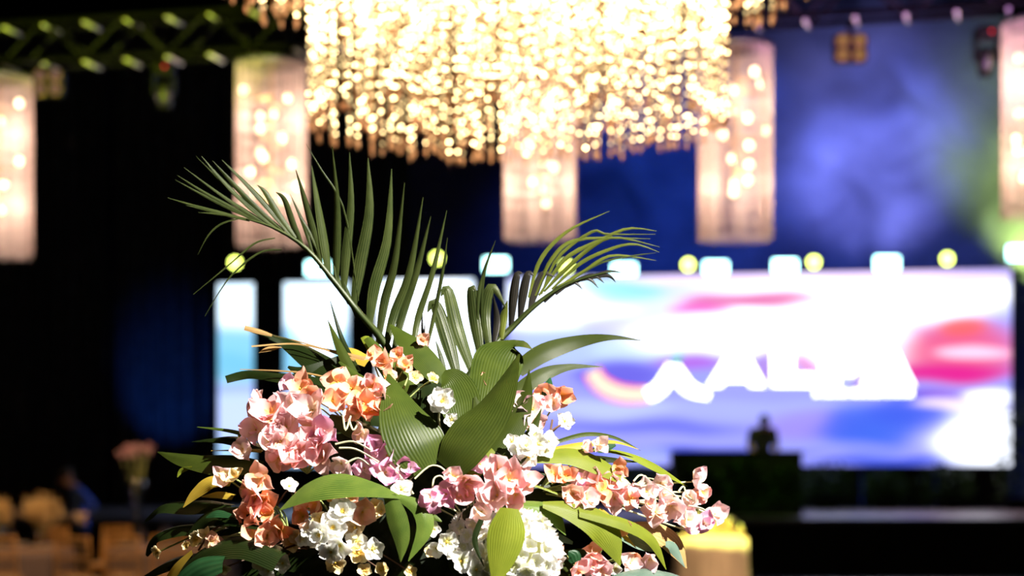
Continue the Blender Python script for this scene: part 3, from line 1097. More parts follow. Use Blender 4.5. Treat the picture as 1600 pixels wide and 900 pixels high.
# ------------------------------------------------------------------ stage furniture and people
BY = 33.0
bx0, bx1, bz = (1052 - 800) / F * BY, (1254 - 800) / F * BY, EYE + (HOR - 706) / F * BY
booth = thing('dj_booth', ((bx0 + bx1) / 2, BY + 0.3, 0.85), 'dark booth desk with greenery on its front on the stage before the screen', 'booth')
MB().rbox(((bx0 + bx1) / 2, BY + 0.06, (0.85 + bz) / 2), (bx1 - bx0, 0.06, bz - 0.85), 0.01).build('front_panel', M['stage_skirt'], booth)
for x in (bx0 + 0.03, bx1 - 0.03):
    MB().rbox((x, BY + 0.42, (0.85 + bz) / 2), (0.05, 0.66, bz - 0.85), 0.01).build('side_panel', M['stage_skirt'], booth)
MB().rbox(((bx0 + bx1) / 2, BY + 0.40, bz - 0.12), (bx1 - bx0 - 0.12, 0.62, 0.04), 0.01).build('desk_top', M['black_paint'], booth)
MB().rbox(((bx0 + bx1) / 2, BY + 0.06, bz), (bx1 - bx0 + 0.06, 0.14, 0.03), 0.01).build('top_rail', M['dark_metal'], booth)


def bush_mesh(name, w_, h_, d_, nleaf, seed, size=0.09):
    r = random.Random(seed)
    mb = MB()
    for k in range(nleaf):
        x = r.uniform(-0.5, 0.5) * w_
        z = r.uniform(0.02, 1) * h_ * (1 - 0.25 * (2 * x / w_) ** 2)
        y = r.uniform(-0.5, 0.5) * d_
        a, b = r.uniform(0, 6.28), r.uniform(-0.8, 1.0)
        t = Vector((math.cos(a) * math.cos(b), math.sin(a) * math.cos(b), math.sin(b)))
        s_ = t.cross(Vector((0.1, 0.2, 1))).normalized()
        L = size * r.uniform(0.7, 1.4)
        p = Vector((x, y, z))
        i0 = len(mb.v)
        mb.v += [p, p + t * L * 0.5 + s_ * L * 0.28, p + t * L, p + t * L * 0.5 - s_ * L * 0.28]
        mb.face([i0, i0 + 1, i0 + 2, i0 + 3], 0, [(0.5, 0), (1, 0.5), (0.5, 1), (0, 0.5)])
    return mb


gm = bush_mesh('greenery', 0.62, 0.75, 0.10, 260, 3, 0.11)
for k, (px, zz, sc) in enumerate(((1090, 0.95, 1.0), (1160, 0.90, 1.2), (1225, 1.0, 0.9))):
    mb = MB()
    mb.v = [Vector((v.x * sc + (px - 800) / F * BY, v.y + BY - 0.05, v.z * sc + zz)) for v in gm.v]
    mb.f, mb.m, mb.uv = gm.f, gm.m, gm.uv
    tag(mb.build('greenery', M['hedge'], booth), 'dim green foliage on the booth front', kind='stuff')

for k, (px, Y, wd_, ht, lb) in enumerate((
        (1290, 38.0, 0.95, 0.72, 'dim green bush on the stage just right of the booth'),
        (1385, 38.0, 0.80, 0.55, 'dark bush below the middle right of the wide screen'),
        (1480, 37.8, 0.95, 0.66, 'dim bush near the right end of the stage'),
        (1592, 37.0, 0.9, 1.9, 'tall bush beside the right edge of the wide screen'),
        (1000, 38.4, 0.8, 0.6, 'dark bush left of the booth half hidden by flowers'))):
    x = (px - 800) / F * Y
    t = thing('potted_bush', (x, Y, 0.85), lb, 'plant', 'bushes along the back of the stage')
    MB().lathe([(0.0, 0.85), (0.20, 0.85), (0.26, 1.06), (0.27, 1.09), (0.23, 1.09), (0.0, 1.07)], (x, Y, 0), 18).build('planter', M['black_paint'], t)
    g = bush_mesh('foliage', wd_, ht, 0.5, 420, 40 + k, 0.12)
    g.v = [v + Vector((x, Y, 1.05)) for v in g.v]
    tag(g.build('foliage', M['hedge'], t), kind='stuff')
# dark riser board under the screen
a, b = wall_pt(793, 0.86, -0.05), wall_pt(1580, 0.86, -0.05)
npan = 7
for k in range(npan):
    p, q = a.lerp(b, k / npan), a.lerp(b, (k + 1) / npan - 0.003)
    mb = MB()
    i0 = 0
    up_ = Vector((0, 0, 0.80))
    bk = Vector((0.01, 0.05, 0))
    mb.v = [p, q, q + up_, p + up_, p + bk, q + bk, q + up_ + bk, p + up_ + bk]
    for qd in ((0, 1, 2, 3), (5, 4, 7, 6), (1, 5, 6, 2), (4, 0, 3, 7), (3, 2, 6, 7), (4, 5, 1, 0)):
        mb.face(qd)
    mb.build('riser_panel', M['stage_skirt'], scr)


# people: one skinned body each
def person(name, base, rz, joints, edges, rads, label, shirt_fn, hair_dir, hands):
    """joints: dict name -> local (x right, y back, z up); one continuous skinned mesh"""
    names = list(joints)
    idx = {n_: i for i, n_ in enumerate(names)}
    vs_ = [Vector(joints[n_]) for n_ in names]
    rd = [rads[n_] for n_ in names]
    ed = [(idx[a], idx[b]) for a, b in edges]
    for wrist, palm, side, curl in hands:
        # five fingers rooted in the palm
        wv, pv = Vector(joints[wrist]), Vector(joints[palm])
        d = (pv - wv).normalized()
        s_ = Vector(side).normalized()
        nrm = d.cross(s_).normalized()
        for fi, (off, ln) in enumerate(((-0.032, 0.062), (-0.011, 0.075), (0.011, 0.072), (0.031, 0.055))):
            p0 = pv + s_ * off + d * 0.01
            p1 = p0 + d * ln * 0.6 + nrm * curl * 0.3 * ln
            p2 = p1 + d * ln * 0.4 + nrm * curl * 0.7 * ln
            i0 = len(vs_)
            vs_ += [p0, p1, p2]
            rd += [0.0105, 0.0095, 0.0085]
            ed += [(idx[palm], i0), (i0, i0 + 1), (i0 + 1, i0 + 2)]
        p0 = pv - d * 0.045 - s_ * 0.035
        p1 = p0 - s_ * 0.03 + d * 0.035 + nrm * 0.01
        i0 = len(vs_)
        vs_ += [p0, p1]
        rd += [0.012, 0.0095]
        ed += [(idx[palm], i0), (i0, i0 + 1)]
    me = bpy.data.meshes.new('body')
    me.from_pydata([v[:] for v in vs_], ed, [])
    tmp = bpy.data.objects.new('tmp', me)
    COL.objects.link(tmp)
    sm = tmp.modifiers.new('skin', 'SKIN')
    sm.use_smooth_shade = True
    for i, sv in enumerate(me.skin_vertices[0].data):
        r_ = rd[i]
        sv.radius = r_ if isinstance(r_, tuple) else (r_, r_)
        sv.use_root = (i == idx['pelvis'])
    ss = tmp.modifiers.new('sub', 'SUBSURF')
    ss.levels = ss.render_levels = 2
    dg = bpy.context.evaluated_depsgraph_get()
    dg.update()
    ev = tmp.evaluated_get(dg)
    body = bpy.data.meshes.new_from_object(ev)
    bpy.data.objects.remove(tmp)
    t = thing(name, base, label, 'person')
    t.rotation_euler = (0, 0, rz)
    o = bpy.data.objects.new('body', body)
    COL.objects.link(o)
    o.parent = t
    body.materials.clear()
    for m_ in (M['skin'], shirt_fn[1], M['trousers'], M['shoe']):
        body.materials.append(m_)
    for p in body.polygons:
        p.material_index = shirt_fn[0](p.center)
        p.use_smooth = True
    # face and hair as children
    hc = Vector(joints['head'])
    fd = Vector(hair_dir).normalized()
    sd = fd.cross(Vector((0, 0, 1))).normalized()
    upv = sd.cross(fd).normalized()
    fmb = MB()
    for s_ in (-1, 1):
        fmb.ball(hc + fd * 0.088 + sd * s_ * 0.033 + upv * 0.01, 0.012, 8, 5)
    e_ = fmb.mesh('eyes', [M['hair']])
    oe = bpy.data.objects.new('eyes', e_)
    COL.objects.link(oe)
    oe.parent = t
    nm = MB().ball(hc + fd * 0.100 - upv * 0.02, 0.018, 8, 5, 0, (0.8, 1, 1.4))
    for s_ in (-1, 1):
        nm.ball(hc + sd * s_ * 0.082 - upv * 0.005, 0.026, 8, 5, 0, (0.5, 1, 1.3))
    nm.ball(hc + fd * 0.085 - upv * 0.062, 0.022, 8, 5, 0, (1.2, 1, 0.45))
    on = bpy.data.objects.new('face_features', nm.mesh('face_features', [M['skin']], smooth=True))
    COL.objects.link(on)
    on.parent = t
    hm = MB().ball((0, 0, 0), 1, 16, 10)
    hv = []
    for v in hm.v:
        d = v.normalized()
        lift = 0.014 if d.dot((upv * 0.8 - fd * 0.75).normalized()) > -0.02 else -0.05
        hv.append(hc + upv * 0.012 - fd * 0.006 + sd * d.x * (0.086 + lift) + fd * d.y * (0.098 + lift) + upv * d.z * (0.118 + lift))
    hm.v = hv
    oh = bpy.data.objects.new('hair', hm.mesh('hair', [M['hair']], smooth=True))
    COL.objects.link(oh)
    oh.parent = t
    return t


EDGES = [('pelvis', 'spine'), ('spine', 'chest'), ('chest', 'neck'), ('neck', 'chin'), ('chin', 'head'), ('head', 'crown'),
         ('chest', 'shl'), ('shl', 'ell'), ('ell', 'wrl'), ('wrl', 'pal'),
         ('chest', 'shr'), ('shr', 'elr'), ('elr', 'wrr'), ('wrr', 'par'),
         ('pelvis', 'hil'), ('hil', 'knl'), ('knl', 'anl'), ('anl', 'tol'),
         ('pelvis', 'hir'), ('hir', 'knr'), ('knr', 'anr'), ('anr', 'tor')]
RAD = {'pelvis': (0.15, 0.115), 'spine': (0.145, 0.105), 'chest': (0.17, 0.12), 'neck': 0.058, 'chin': (0.062, 0.062), 'head': (0.082, 0.094), 'crown': (0.06, 0.07),
       'shl': 0.07, 'ell': 0.046, 'wrl': 0.031, 'pal': (0.042, 0.022), 'shr': 0.07, 'elr': 0.046, 'wrr': 0.031, 'par': (0.042, 0.022),
       'hil': 0.092, 'knl': 0.062, 'anl': 0.045, 'tol': 0.04, 'hir': 0.092, 'knr': 0.062, 'anr': 0.045, 'tor': 0.04}

# operator bent over the booth, facing the hall (local -y is forward)
J = {'pelvis': (0, 0.10, 0.93), 'spine': (0, 0.06, 1.13), 'chest': (0, -0.06, 1.36), 'neck': (0, -0.15, 1.47), 'chin': (0, -0.21, 1.50), 'head': (0, -0.235, 1.57), 'crown': (0, -0.225, 1.65),
     'shl': (-0.19, -0.06, 1.40), 'ell': (-0.235, -0.10, 1.15), 'wrl': (-0.17, -0.30, 1.04), 'pal': (-0.14, -0.37, 1.02),
     'shr': (0.19, -0.06, 1.40), 'elr': (0.225, -0.08, 1.14), 'wrr': (0.16, -0.30, 1.03), 'par': (0.13, -0.37, 1.01),
     'hil': (-0.09, 0.10, 0.86), 'knl': (-0.10, 0.06, 0.48), 'anl': (-0.11, 0.10, 0.09), 'tol': (-0.12, -0.06, 0.04),
     'hir': (0.09, 0.10, 0.86), 'knr': (0.10, 0.06, 0.48), 'anr': (0.11, 0.10, 0.09), 'tor': (0.12, -0.06, 0.04)}


def op_mat(c):
    if c.z < 0.10:
        return 3
    if c.z < 0.95 and abs(c.x) < 0.22 and c.y > -0.14:
        return 2
    if c.z > 1.445 and abs(c.x) < 0.105 and c.y < -0.10:
        return 0
    if c.z < 1.20 and (abs(c.x) > 0.21 or c.y < -0.14):
        return 0
    return 1


person('person', ((1192 - 800) / F * 34.1, 34.15, 0.85), 0.0, J, EDGES, {**RAD, 'chest': (0.20, 0.14), 'shl': 0.09, 'shr': 0.09, 'ell': 0.06, 'elr': 0.06},
       'person in a dark shirt bending forward over the booth on stage', (op_mat, M['dark_shirt']), (0.05, -1, -0.35),
       [('wrl', 'pal', (1, 0, 0), -0.5), ('wrr', 'par', (-1, 0, 0), 0.5)])

# waiter at the left, facing left, holding a pale napkin
J2 = {'pelvis': (0, 0.02, 0.90), 'spine': (0, 0.0, 1.08), 'chest': (0, -0.05, 1.28), 'neck': (0, -0.10, 1.41), 'chin': (0, -0.15, 1.45), 'head': (0, -0.175, 1.52), 'crown': (0, -0.165, 1.60),
      'shl': (-0.18, -0.04, 1.33), 'ell': (-0.22, -0.04, 1.06), 'wrl': (-0.17, -0.25, 0.98), 'pal': (-0.15, -0.32, 0.97),
      'shr': (0.18, -0.04, 1.33), 'elr': (0.29, 0.13, 1.13), 'wrr': (0.31, -0.04, 1.02), 'par': (0.30, -0.10, 1.01),
      'hil': (-0.09, 0.02, 0.83), 'knl': (-0.10, -0.02, 0.46), 'anl': (-0.11, 0.03, 0.09), 'tol': (-0.12, -0.13, 0.04),
      'hir': (0.09, 0.02, 0.83), 'knr': (0.10, 0.0, 0.46), 'anr': (0.11, 0.05, 0.09), 'tor': (0.12, -0.11, 0.04)}


def wt_mat(c):
    if c.z < 0.10:
        return 3
    if c.z < 0.90 and abs(c.x) < 0.21 and c.y > -0.15:
        return 2
    if c.z > 1.40 and abs(c.x) < 0.11:
        return 0
    if c.y < -0.19 and c.z < 1.05 or c.x > 0.25 and c.z < 1.05 and c.y < -0.05:
        return 0
    return 1


WX, WY = (124 - 800) / F * 25.0, 25.0
person('person', (WX, WY, 0), math.radians(-62), J2, EDGES, RAD,
       'waiter in dark clothes with a blue lit shoulder bending beside the dining tables', (wt_mat, M['navy_shirt']), (0.0, -1, -0.4),
       [('wrl', 'pal', (1, 0, 0), -0.5), ('wrr', 'par', (-1, 0, 0), 0.5)])
lamp('blue_shoulder_light', 'SPOT', (-1.0, 25.5, 5.5), 1500, (0.08, 0.25, 1.0), (WX + 0.12, WY, 1.2), 0.05, 6, 0.5)
c = at(125, 808, 24.64)
nb_ = MB()
nb_.grid(lambda u, v: (c.x + (u - 0.5) * 0.17 + 0.012 * math.sin(v * 9), c.y + 0.035 * math.sin(u * 9 + v * 2) + 0.02 * math.cos(v * 5), c.z + 0.06 - 0.13 * v * (1 - 0.2 * math.sin(u * 7))), 14, 10)
tag(nb_.build('napkin', M['napkin'], None, True, c), 'pale folded napkin in the waiter\'s hand', 'napkin')

# ------------------------------------------------------------------ dining tables at the left


def round_table(px, Y, R, label):
    x = (px - 800) / F * Y
    t = thing('round_table', (x, Y, 0), label, 'table', 'round dining tables at the left')
    MB().lathe([(0.0, 0.72), (R, 0.72), (R, 0.745), (0.0, 0.745)], (x, Y, 0), 40).build('tabletop', M['gold_wood'], t)
    MB().lathe([(0.0, 0.0), (0.28, 0.0), (0.28, 0.03), (0.06, 0.06), (0.05, 0.70), (0.15, 0.72)], (x, Y, 0), 20).build('pedestal', M['gold_wood'], t, True)

    def fn(u, v):
        a = u * 2 * math.pi
        if v < 0.4:
            r = (R + 0.012) * v / 0.4
            z = 0.752
        else:
            k = (v - 0.4) / 0.6
            r = R + 0.012 + k * (0.03 + 0.03 * math.sin(a * 15) + 0.02 * math.sin(a * 7 + 1))
            z = 0.752 - 0.70 * k
        return (x + r * math.cos(a), Y + r * math.sin(a), z)
    cl = MB().grid(fn, 120, 12).build('tablecloth', M['ivory_cloth'], None, True, (x, Y, 0.05))
    tag(cl, 'ivory floor length cloth on the ' + label.split(' table')[0] + ' table', 'tablecloth', 'ivory tablecloths')
    return x


def wine_glass_mesh():
    return MB().lathe([(0.0, 0.0), (0.034, 0.0), (0.034, 0.003), (0.006, 0.010), (0.004, 0.09), (0.012, 0.10), (0.034, 0.125), (0.040, 0.155), (0.033, 0.20),
                       (0.031, 0.20), (0.038, 0.155), (0.032, 0.128), (0.0, 0.105)], n=16).mesh('wine_glass', [M['glass']], smooth=True)


WG = wine_glass_mesh()
PL = MB().lathe([(0.0, 0.004), (0.07, 0.004), (0.12, 0.018), (0.13, 0.020), (0.12, 0.024), (0.07, 0.010), (0.0, 0.010)], n=28).mesh('plate', [M['white_china']], smooth=True)
tx1 = round_table(10, 22.0, 0.72, 'leftmost round table with cream flower clouds cut by the picture edge')
tx2 = round_table(268, 22.5, 0.70, 'round table under the tall vase of pink flowers')
tops = 0.7535
for tx, ty, which, n in ((tx1, 22.0, 'leftmost table with cream flowers', 6), (tx2, 22.5, 'table under the tall pink vase', 6)):
    for k in range(n):
        a = 2 * math.pi * (k + 0.5) / n
        px_, py_ = tx + 0.52 * math.cos(a), ty + 0.52 * math.sin(a)
        o = inst('plate', PL, None, (px_, py_, tops))
        tag(o, 'white dinner plate laid on the ' + which, 'plate', 'plates on the ' + which)
        a2 = a + 0.36
        gx_, gy_ = tx + 0.44 * math.cos(a2), ty + 0.44 * math.sin(a2)
        if abs(gx_ + 4.25) < 0.16 and abs(gy_ - 22.5) < 0.2 or abs(gx_ + 5.21) < 0.13 and abs(gy_ - 22) < 0.13 or abs(gx_ + 5.66) < 0.13 and abs(gy_ - 21.9) < 0.13:
            continue
        o = inst('wine_glass', WG, None, (tx + 0.44 * math.cos(a2), ty + 0.44 * math.sin(a2), tops))
        tag(o, 'stemmed wine glass standing on the ' + which, 'glass', 'wine glasses on the ' + which)


def chiavari():
    t = thing('chiavari_chair', (0, 0, 0), 'x', 'chair', 'gold chiavari chairs at the dining tables')
    g = M['gold_wood']
    MB().rbox((0, 0, 0.44), (0.40, 0.40, 0.035), 0.012).build('seat', g, t)
    MB().rbox((0, 0.0, 0.475), (0.38, 0.38, 0.035), 0.015).build('cushion', M['beige_cloth'], t, True)
    for sx in (-1, 1):
        MB().tube([(sx * 0.18, 0.18, 0), (sx * 0.18, 0.18, 0.42)], [0.013, 0.017], 8).build('leg', g, t, True)
        MB().tube([(sx * 0.175, -0.20, 0), (sx * 0.18, -0.185, 0.44), (sx * 0.175, -0.205, 0.70), (sx * 0.17, -0.235, 0.92)], [0.013, 0.017, 0.016, 0.013], 8).build('leg', g, t, True)
        MB().tube([(sx * 0.18, 0.18, 0.22), (sx * 0.18, -0.19, 0.22)], 0.010, 6).build('stretcher', g, t)
    for yy in (0.18, -0.19):
        MB().tube([(-0.18, yy, 0.28), (0.18, yy, 0.28)], 0.010, 6).build('stretcher', g, t)
    for z, yy in ((0.905, -0.233), (0.86, -0.226), (0.70, -0.205), (0.53, -0.19)):
        MB().tube([(-0.175, yy, z), (0, yy - 0.015, z + 0.004), (0.175, yy, z)], 0.012, 6).build('back_rail', g, t, True)
    for k in range(6):
        x = -0.125 + 0.05 * k
        MB().tube([(x, -0.198, 0.535), (x, -0.220, 0.70), (x, -0.238, 0.86)], 0.008, 6).build('back_spindle', g, t)
    return t


ch0 = chiavari()
chairs = [(4, 20.7, 4, 'gold chair at the very left edge of the picture'),
          (122, 20.5, -3, 'gold chair facing the table left of the tall pink vase'),
          (196, 20.7, 4, 'gold chair just below the tall vase of pink flowers'),
          (262, 21.0, 14, 'gold chair mostly hidden behind the dark arrangement leaves'),
          (75, 23.6, 178, 'gold chair across the leftmost table under the cream flowers'),
          (172, 24.0, 170, 'gold chair on the far side of the table near the waiter')]
for k, (px, Y, rz, lb) in enumerate(chairs):
    loc = ((px - 800) / F * Y, Y, 0)
    if k == 0:
        ch0.location = loc
        ch0.rotation_euler = (0, 0, math.radians(rz))
        ch0['label'] = lb
    else:
        copy_tree(ch0, loc, math.radians(rz), lb)

# cream flower clouds


def flower_cloud(px, py, Y, rx, rz_, label, seed):
    r = random.Random(seed)
    c = at(px, py, Y)
    t = thing('babys_breath_centrepiece', (c.x, Y, tops), label, 'flowers', 'cream flower clouds on the tables')
    MB().lathe([(0.0, tops), (0.05, tops), (0.055, tops + 0.01), (0.04, tops + 0.05), (0.045, tops + 0.16), (0.06, tops + 0.2), (0.054, tops + 0.2), (0.038, tops + 0.15), (0.0, tops + 0.03)],
               (c.x, Y, 0), 20).build('glass_vase', M['glass'], t, True)
    sm = MB()
    for k in range(16):
        a = r.uniform(0, 6.28)
        d = Vector((math.cos(a) * r.uniform(0.1, 0.9) * rx, math.sin(a) * r.uniform(0.1, 0.9) * rx, r.uniform(-0.3, 0.5) * rz_))
        sm.tube([(c.x, Y, tops + 0.06), (c.x + d.x * 0.4, Y + d.y * 0.4, tops + 0.2), c + d], 0.003, 4)
    sm.build('stems', M['stem_green'], t)
    fl = MB()
    for k in range(900):
        v = Vector((r.gauss(0, 1), r.gauss(0, 1), r.gauss(0, 1))).normalized()
        v *= (r.random() ** 0.4) * (0.9 + 0.55 * mnoise.noise(v * 2.2 + Vector((seed, 0, 0))))
        p = c + Vector((v.x * rx, v.y * rx, v.z * rz_))
        n_ = (v + Vector((r.uniform(-.5, .5), r.uniform(-.5, .5), r.uniform(-.2, .6)))).normalized()
        s_ = n_.orthogonal().normalized()
        u_ = n_.cross(s_)
        i0 = len(fl.v)
        q = 0.016 * r.uniform(0.7, 1.3)
        fl.v += [p - n_ * q * 0.6] + [p + (s_ * math.cos(a) + u_ * math.sin(a)) * q for a in (0, 1.26, 2.51, 3.77, 5.03)]
        for j in range(5):
            fl.face([i0, i0 + 1 + j, i0 + 1 + (j + 1) % 5], 0, [(0.5, 0), (0, 1), (1, 1)])
    tag(fl.build('blossoms', M['gyp'], t), kind='stuff')


flower_cloud(66, 797, 22.0, 0.27, 0.19, 'cream baby\'s breath cloud on the leftmost table beside the waiter', 5)
flower_cloud(-2, 800, 21.9, 0.17, 0.17, 'cream baby\'s breath cloud cut by the left edge of the picture', 6)

# tall vase with dusty pink flowers
TVX, TVY = (214 - 800) / F * 22.5, 22.5
tv = thing('tall_vase', (TVX, TVY, tops), 'tall slim glass vase on the table holding dusty pink flowers', 'vase')
MB().lathe([(0.0, tops), (0.075, tops), (0.08, tops + 0.012), (0.03, tops + 0.03), (0.022, tops + 0.10), (0.022, tops + 0.24), (0.034, tops + 0.42), (0.075, tops + 0.66), (0.10, tops + 0.74),
            (0.093, tops + 0.74), (0.068, tops + 0.66), (0.028, tops + 0.42), (0.016, tops + 0.26), (0.0, tops + 0.22)], (TVX, TVY, 0), 24).build('glass_body', M['blue_glass'], tv, True)
tf = thing('pink_flower_bunch', (TVX, TVY, tops + 0.25), 'bunch of dusty pink flowers with yellow green stems in the tall vase', 'flowers')
r_ = random.Random(12)
for k in range(11):
    a = 2 * math.pi * k / 11
    rr = 0.09 + 0.12 * (k % 3) / 2
    hx, hy = TVX + rr * math.cos(a), TVY + 0.8 * rr * math.sin(a)
    hz = at(214, 706, TVY).z + 0.05 * math.sin(k * 2.2)
    MB().tube([(TVX + 0.008 * math.cos(a), TVY + 0.008 * math.sin(a), tops + 0.27), (TVX + 0.022 * math.cos(a), TVY + 0.022 * math.sin(a), tops + 0.5), (TVX + 0.5 * rr * math.cos(a), TVY + 0.5 * rr * math.sin(a), tops + 0.78), (hx, hy, hz)],
              0.008, 6).build('stem', M['stem_green'], tf, True)
    mb = MB()
    for q in range(26):
        v = Vector((r_.gauss(0, 1), r_.gauss(0, 1), abs(r_.gauss(0, 1)) - 0.3)).normalized()
        s_ = v.orthogonal().normalized()
        u_ = v.cross(s_)
        p = Vector((hx, hy, hz)) + v * 0.05 * r_.uniform(0.6, 1.1)
        i0 = len(mb.v)
        mb.v += [p - v * 0.02, p + s_ * 0.022, p + v * 0.02 + u_ * 0.02, p - s_ * 0.022]
        mb.face([i0, i0 + 1, i0 + 2, i0 + 3], 0, [(0.5, 0), (1, 0.6), (0.5, 1), (0, 0.6)])
    mb.build('flower_head', M['pt_dusty'], tf)

# ------------------------------------------------------------------ cocktail table at the right
KX, KY, KZ = (1112 - 800) / F * 14.0, 14.0, 1.135
kt = thing('cocktail_table', (KX, KY, 0), 'tall cocktail table draped in beige cloth right of the flower arrangement', 'table')
MB().lathe([(0.0, KZ - 0.03), (0.25, KZ - 0.03), (0.25, KZ - 0.006), (0.0, KZ - 0.006)], (KX, KY, 0), 32).build('tabletop', M['gold_wood'], kt)
MB().lathe([(0.0, 0.0), (0.22, 0.0), (0.22, 0.02), (0.03, 0.04), (0.03, KZ - 0.04), (0.10, KZ - 0.03)], (KX, KY, 0), 20).build('pedestal', M['dark_metal'], kt)


def kfn(u, v):
    a = u * 2 * math.pi
    if v < 0.3:
        return (KX + 0.257 * v / 0.3 * math.cos(a), KY + 0.257 * v / 0.3 * math.sin(a), KZ)
    k = (v - 0.3) / 0.7
    r = 0.257 + k * (0.02 + 0.02 * math.sin(a * 9) + 0.012 * math.sin(a * 4 + 2)) + 0.05 * k * k
    return (KX + r * math.cos(a), KY + r * math.sin(a), KZ - 1.10 * k)


tag(MB().grid(kfn, 96, 16).build('cocktail_tablecloth', M['beige_cloth'], None, True, (KX, KY, 0.03)), 'beige cloth hanging to the floor around the tall cocktail table', 'tablecloth')
for k, (dx, dy, h, r, lb) in enumerate((
        (-0.17, -0.06, 0.14, 0.035, 'glass of yellow candle light at the left of the cocktail table'),
        (-0.09, 0.05, 0.17, 0.035, 'tall glass of yellow candle light behind the drooping pink petals'),
        (-0.01, -0.08, 0.10, 0.04, 'low glass of yellow candle light at the middle of the cocktail table'),
        (0.07, 0.06, 0.17, 0.035, 'tall glass of yellow candle light at the back right of the cocktail table'),
        (0.12, -0.04, 0.13, 0.035, 'glass of yellow candle light at the right of the cocktail table'),
        (0.20, -0.02, 0.07, 0.03, 'smallest glass of yellow candle light at the right rim of the cocktail table'))):
    x, y = KX + dx, KY + dy
    t = thing('candle_glass', (x, y, KZ + 0.001), lb, 'candle', 'candle glasses on the cocktail table')
    z = KZ + 0.001
    MB().lathe([(0.0, z), (r * 0.9, z), (r, z + 0.01), (r, z + h), (r * 0.92, z + h), (r * 0.9, z + 0.012), (0.0, z + 0.012)], (x, y, 0), 18).build('glass_cup', M['glass'], t, True)
    MB().lathe([(0.0, z + 0.013), (r * 0.8, z + 0.013), (r * 0.8, z + h * 0.72), (0.004, z + h * 0.74), (0.0, z + h * 0.74)], (x, y, 0), 14).build('candle', M['pt_cream'], t)
    MB().ball((x, y, z + h * 0.74 + 0.016), 0.012, 8, 6, 0, (0.8, 0.8, 1.7)).build('flame', M['candle_lime'], t, True)

# ------------------------------------------------------------------ the flower arrangement
AY = 3.62
AB = 1.16
root = thing('flower_arrangement', (at(670, 900, AY).x, AY, AB), 'large arrangement of pink and white blossoms, broad green leaves and palm fronds in the foreground', 'flowers')
AX = ORG[root.name].x


def dome(px, py):
    """how far the bouquet's front bulges towards the viewer at this place"""
    q = 1 - ((px - 665) / 470) ** 2 - ((py - 930) / 420) ** 2
    return -0.27 * math.sqrt(max(q, 0.0))


def ap(px, py, d=0.0, front=1.0):
    return at(px, py, AY + dome(px, py) * front + d)


PXM = AY / F   # metres per pixel at the arrangement


def leaf(pts, wid, mat, nrm=(0, -1, 0.35), d=0.0, fold=0.25, ruff=0.0, front=1.0, name='broad_leaf', nu=8, nv=22, parent=None, label=None, seed=0, curl=0.0):
    """blade along a path of (px, py[, extra depth]); wid = half widths in px"""
    w3 = []
    for p in pts:
        e = p[2] if len(p) > 2 else 0.0
        w3.append(ap(p[0], p[1], d + e, front))
    sp = [Vector(q) for q in spline([tuple(q) for q in w3], nv)]
    sw_ = [max(0.0004, q[0] * PXM) for q in spline([(a,) for a in wid], nv)]
    if isinstance(nrm, list):
        sn_ = [Vector(q).normalized() for q in spline(nrm, nv)]
    else:
        sn_ = [Vector(nrm).normalized()] * (nv + 1)
    r = random.Random(seed + int(pts[0][0] * 7 + pts[0][1]))
    ph = r.uniform(0, 6)
    mb = MB()

    def fn(u, v):
        i = int(round(v * nv))
        t = (sp[min(i + 1, nv)] - sp[max(i - 1, 0)]).normalized()
        n_ = sn_[i] - t * sn_[i].dot(t)
        n_ = n_.normalized() if n_.length > 1e-5 else Vector((0, 0, 1))
        s_ = t.cross(n_)
        k = (u - 0.5) * 2
        h = -fold * abs(k) ** 1.4 * sw_[i] + ruff * sw_[i] * math.sin(v * 9 + ph + k * 1.5) * abs(k)
        h += curl * sw_[i] * k
        return sp[i] + s_ * (k * sw_[i]) + n_ * h
    mb.grid(fn, nu, nv)
    o = mb.build(name, M[mat], parent or root, True)
    if label:
        o['label'] = label
    return o


UP = (0, -0.45, 1)
FR = (0, -1, 0.25)
# front group in the middle
leaf([(672, 730, 0.02), (652, 692), (630, 645), (607, 584, 0.03)], [34, 46, 36, 2], 'lf_mid', (0.35, -1, 0.25), -0.05, 0.15)
leaf([(698, 732, 0.02), (724, 694), (768, 632), (811, 553, 0.03)], [24, 39, 37, 2], 'lf_olive', (-0.65, -1, 0.1), -0.06, 0.12)
leaf([(758, 650), (768, 605), (782, 556), (806, 537, -0.03), (832, 546, -0.07)], [24, 34, 38, 18, 2], 'lf_mid', [(0, -1, 0.2), (0, -1, 0.2), (0, -1, 0.4), (-0.2, -0.5, 1), (0.1, 0.2, 1)], 0.03, 0.1)
leaf([(722, 665), (718, 630), (706, 598), (692, 583, -0.02)], [20, 32, 26, 6], 'lf_mid', (0, -1, 0.3), 0.02, -0.1)
leaf([(735, 690), (748, 655), (742, 620)], [12, 12, 2], 'lf_olive', FR, 0.01, 0.1)
leaf([(806, 580), (850, 550), (905, 533), (955, 527), (1002, 532)], [14, 18, 12, 5, 0.3], 'lf_olive', (-0.2, -1, 0.5), 0.06, 0.1, front=0.5)
leaf([(800, 618), (846, 586), (890, 573), (942, 573)], [13, 13, 6, 0.3], 'lf_olive', (-0.2, -1, 0.4), 0.05, 0.1, front=0.5)
leaf([(772, 705), (800, 665), (819, 625), (827, 577)], [22, 22, 13, 0.4], 'lf_olive', (-0.4, -1, 0.2), -0.02, 0.15)
leaf([(775, 738), (808, 708), (830, 675), (846, 638)], [14, 16, 9, 0.4], 'lf_olive', (-0.4, -1, 0.2), -0.05, 0.15)
leaf([(720, 740), (745, 720), (770, 702)], [14, 22, 6], 'lf_lime', (0, -1, 0.5), -0.03, 0.1)
leaf([(696, 600), (664, 562), (634, 530), (610, 507)], [14, 21, 16, 2], 'lf_mid', (0.3, -1, 0.3), 0.04, 0.15, front=0.6)
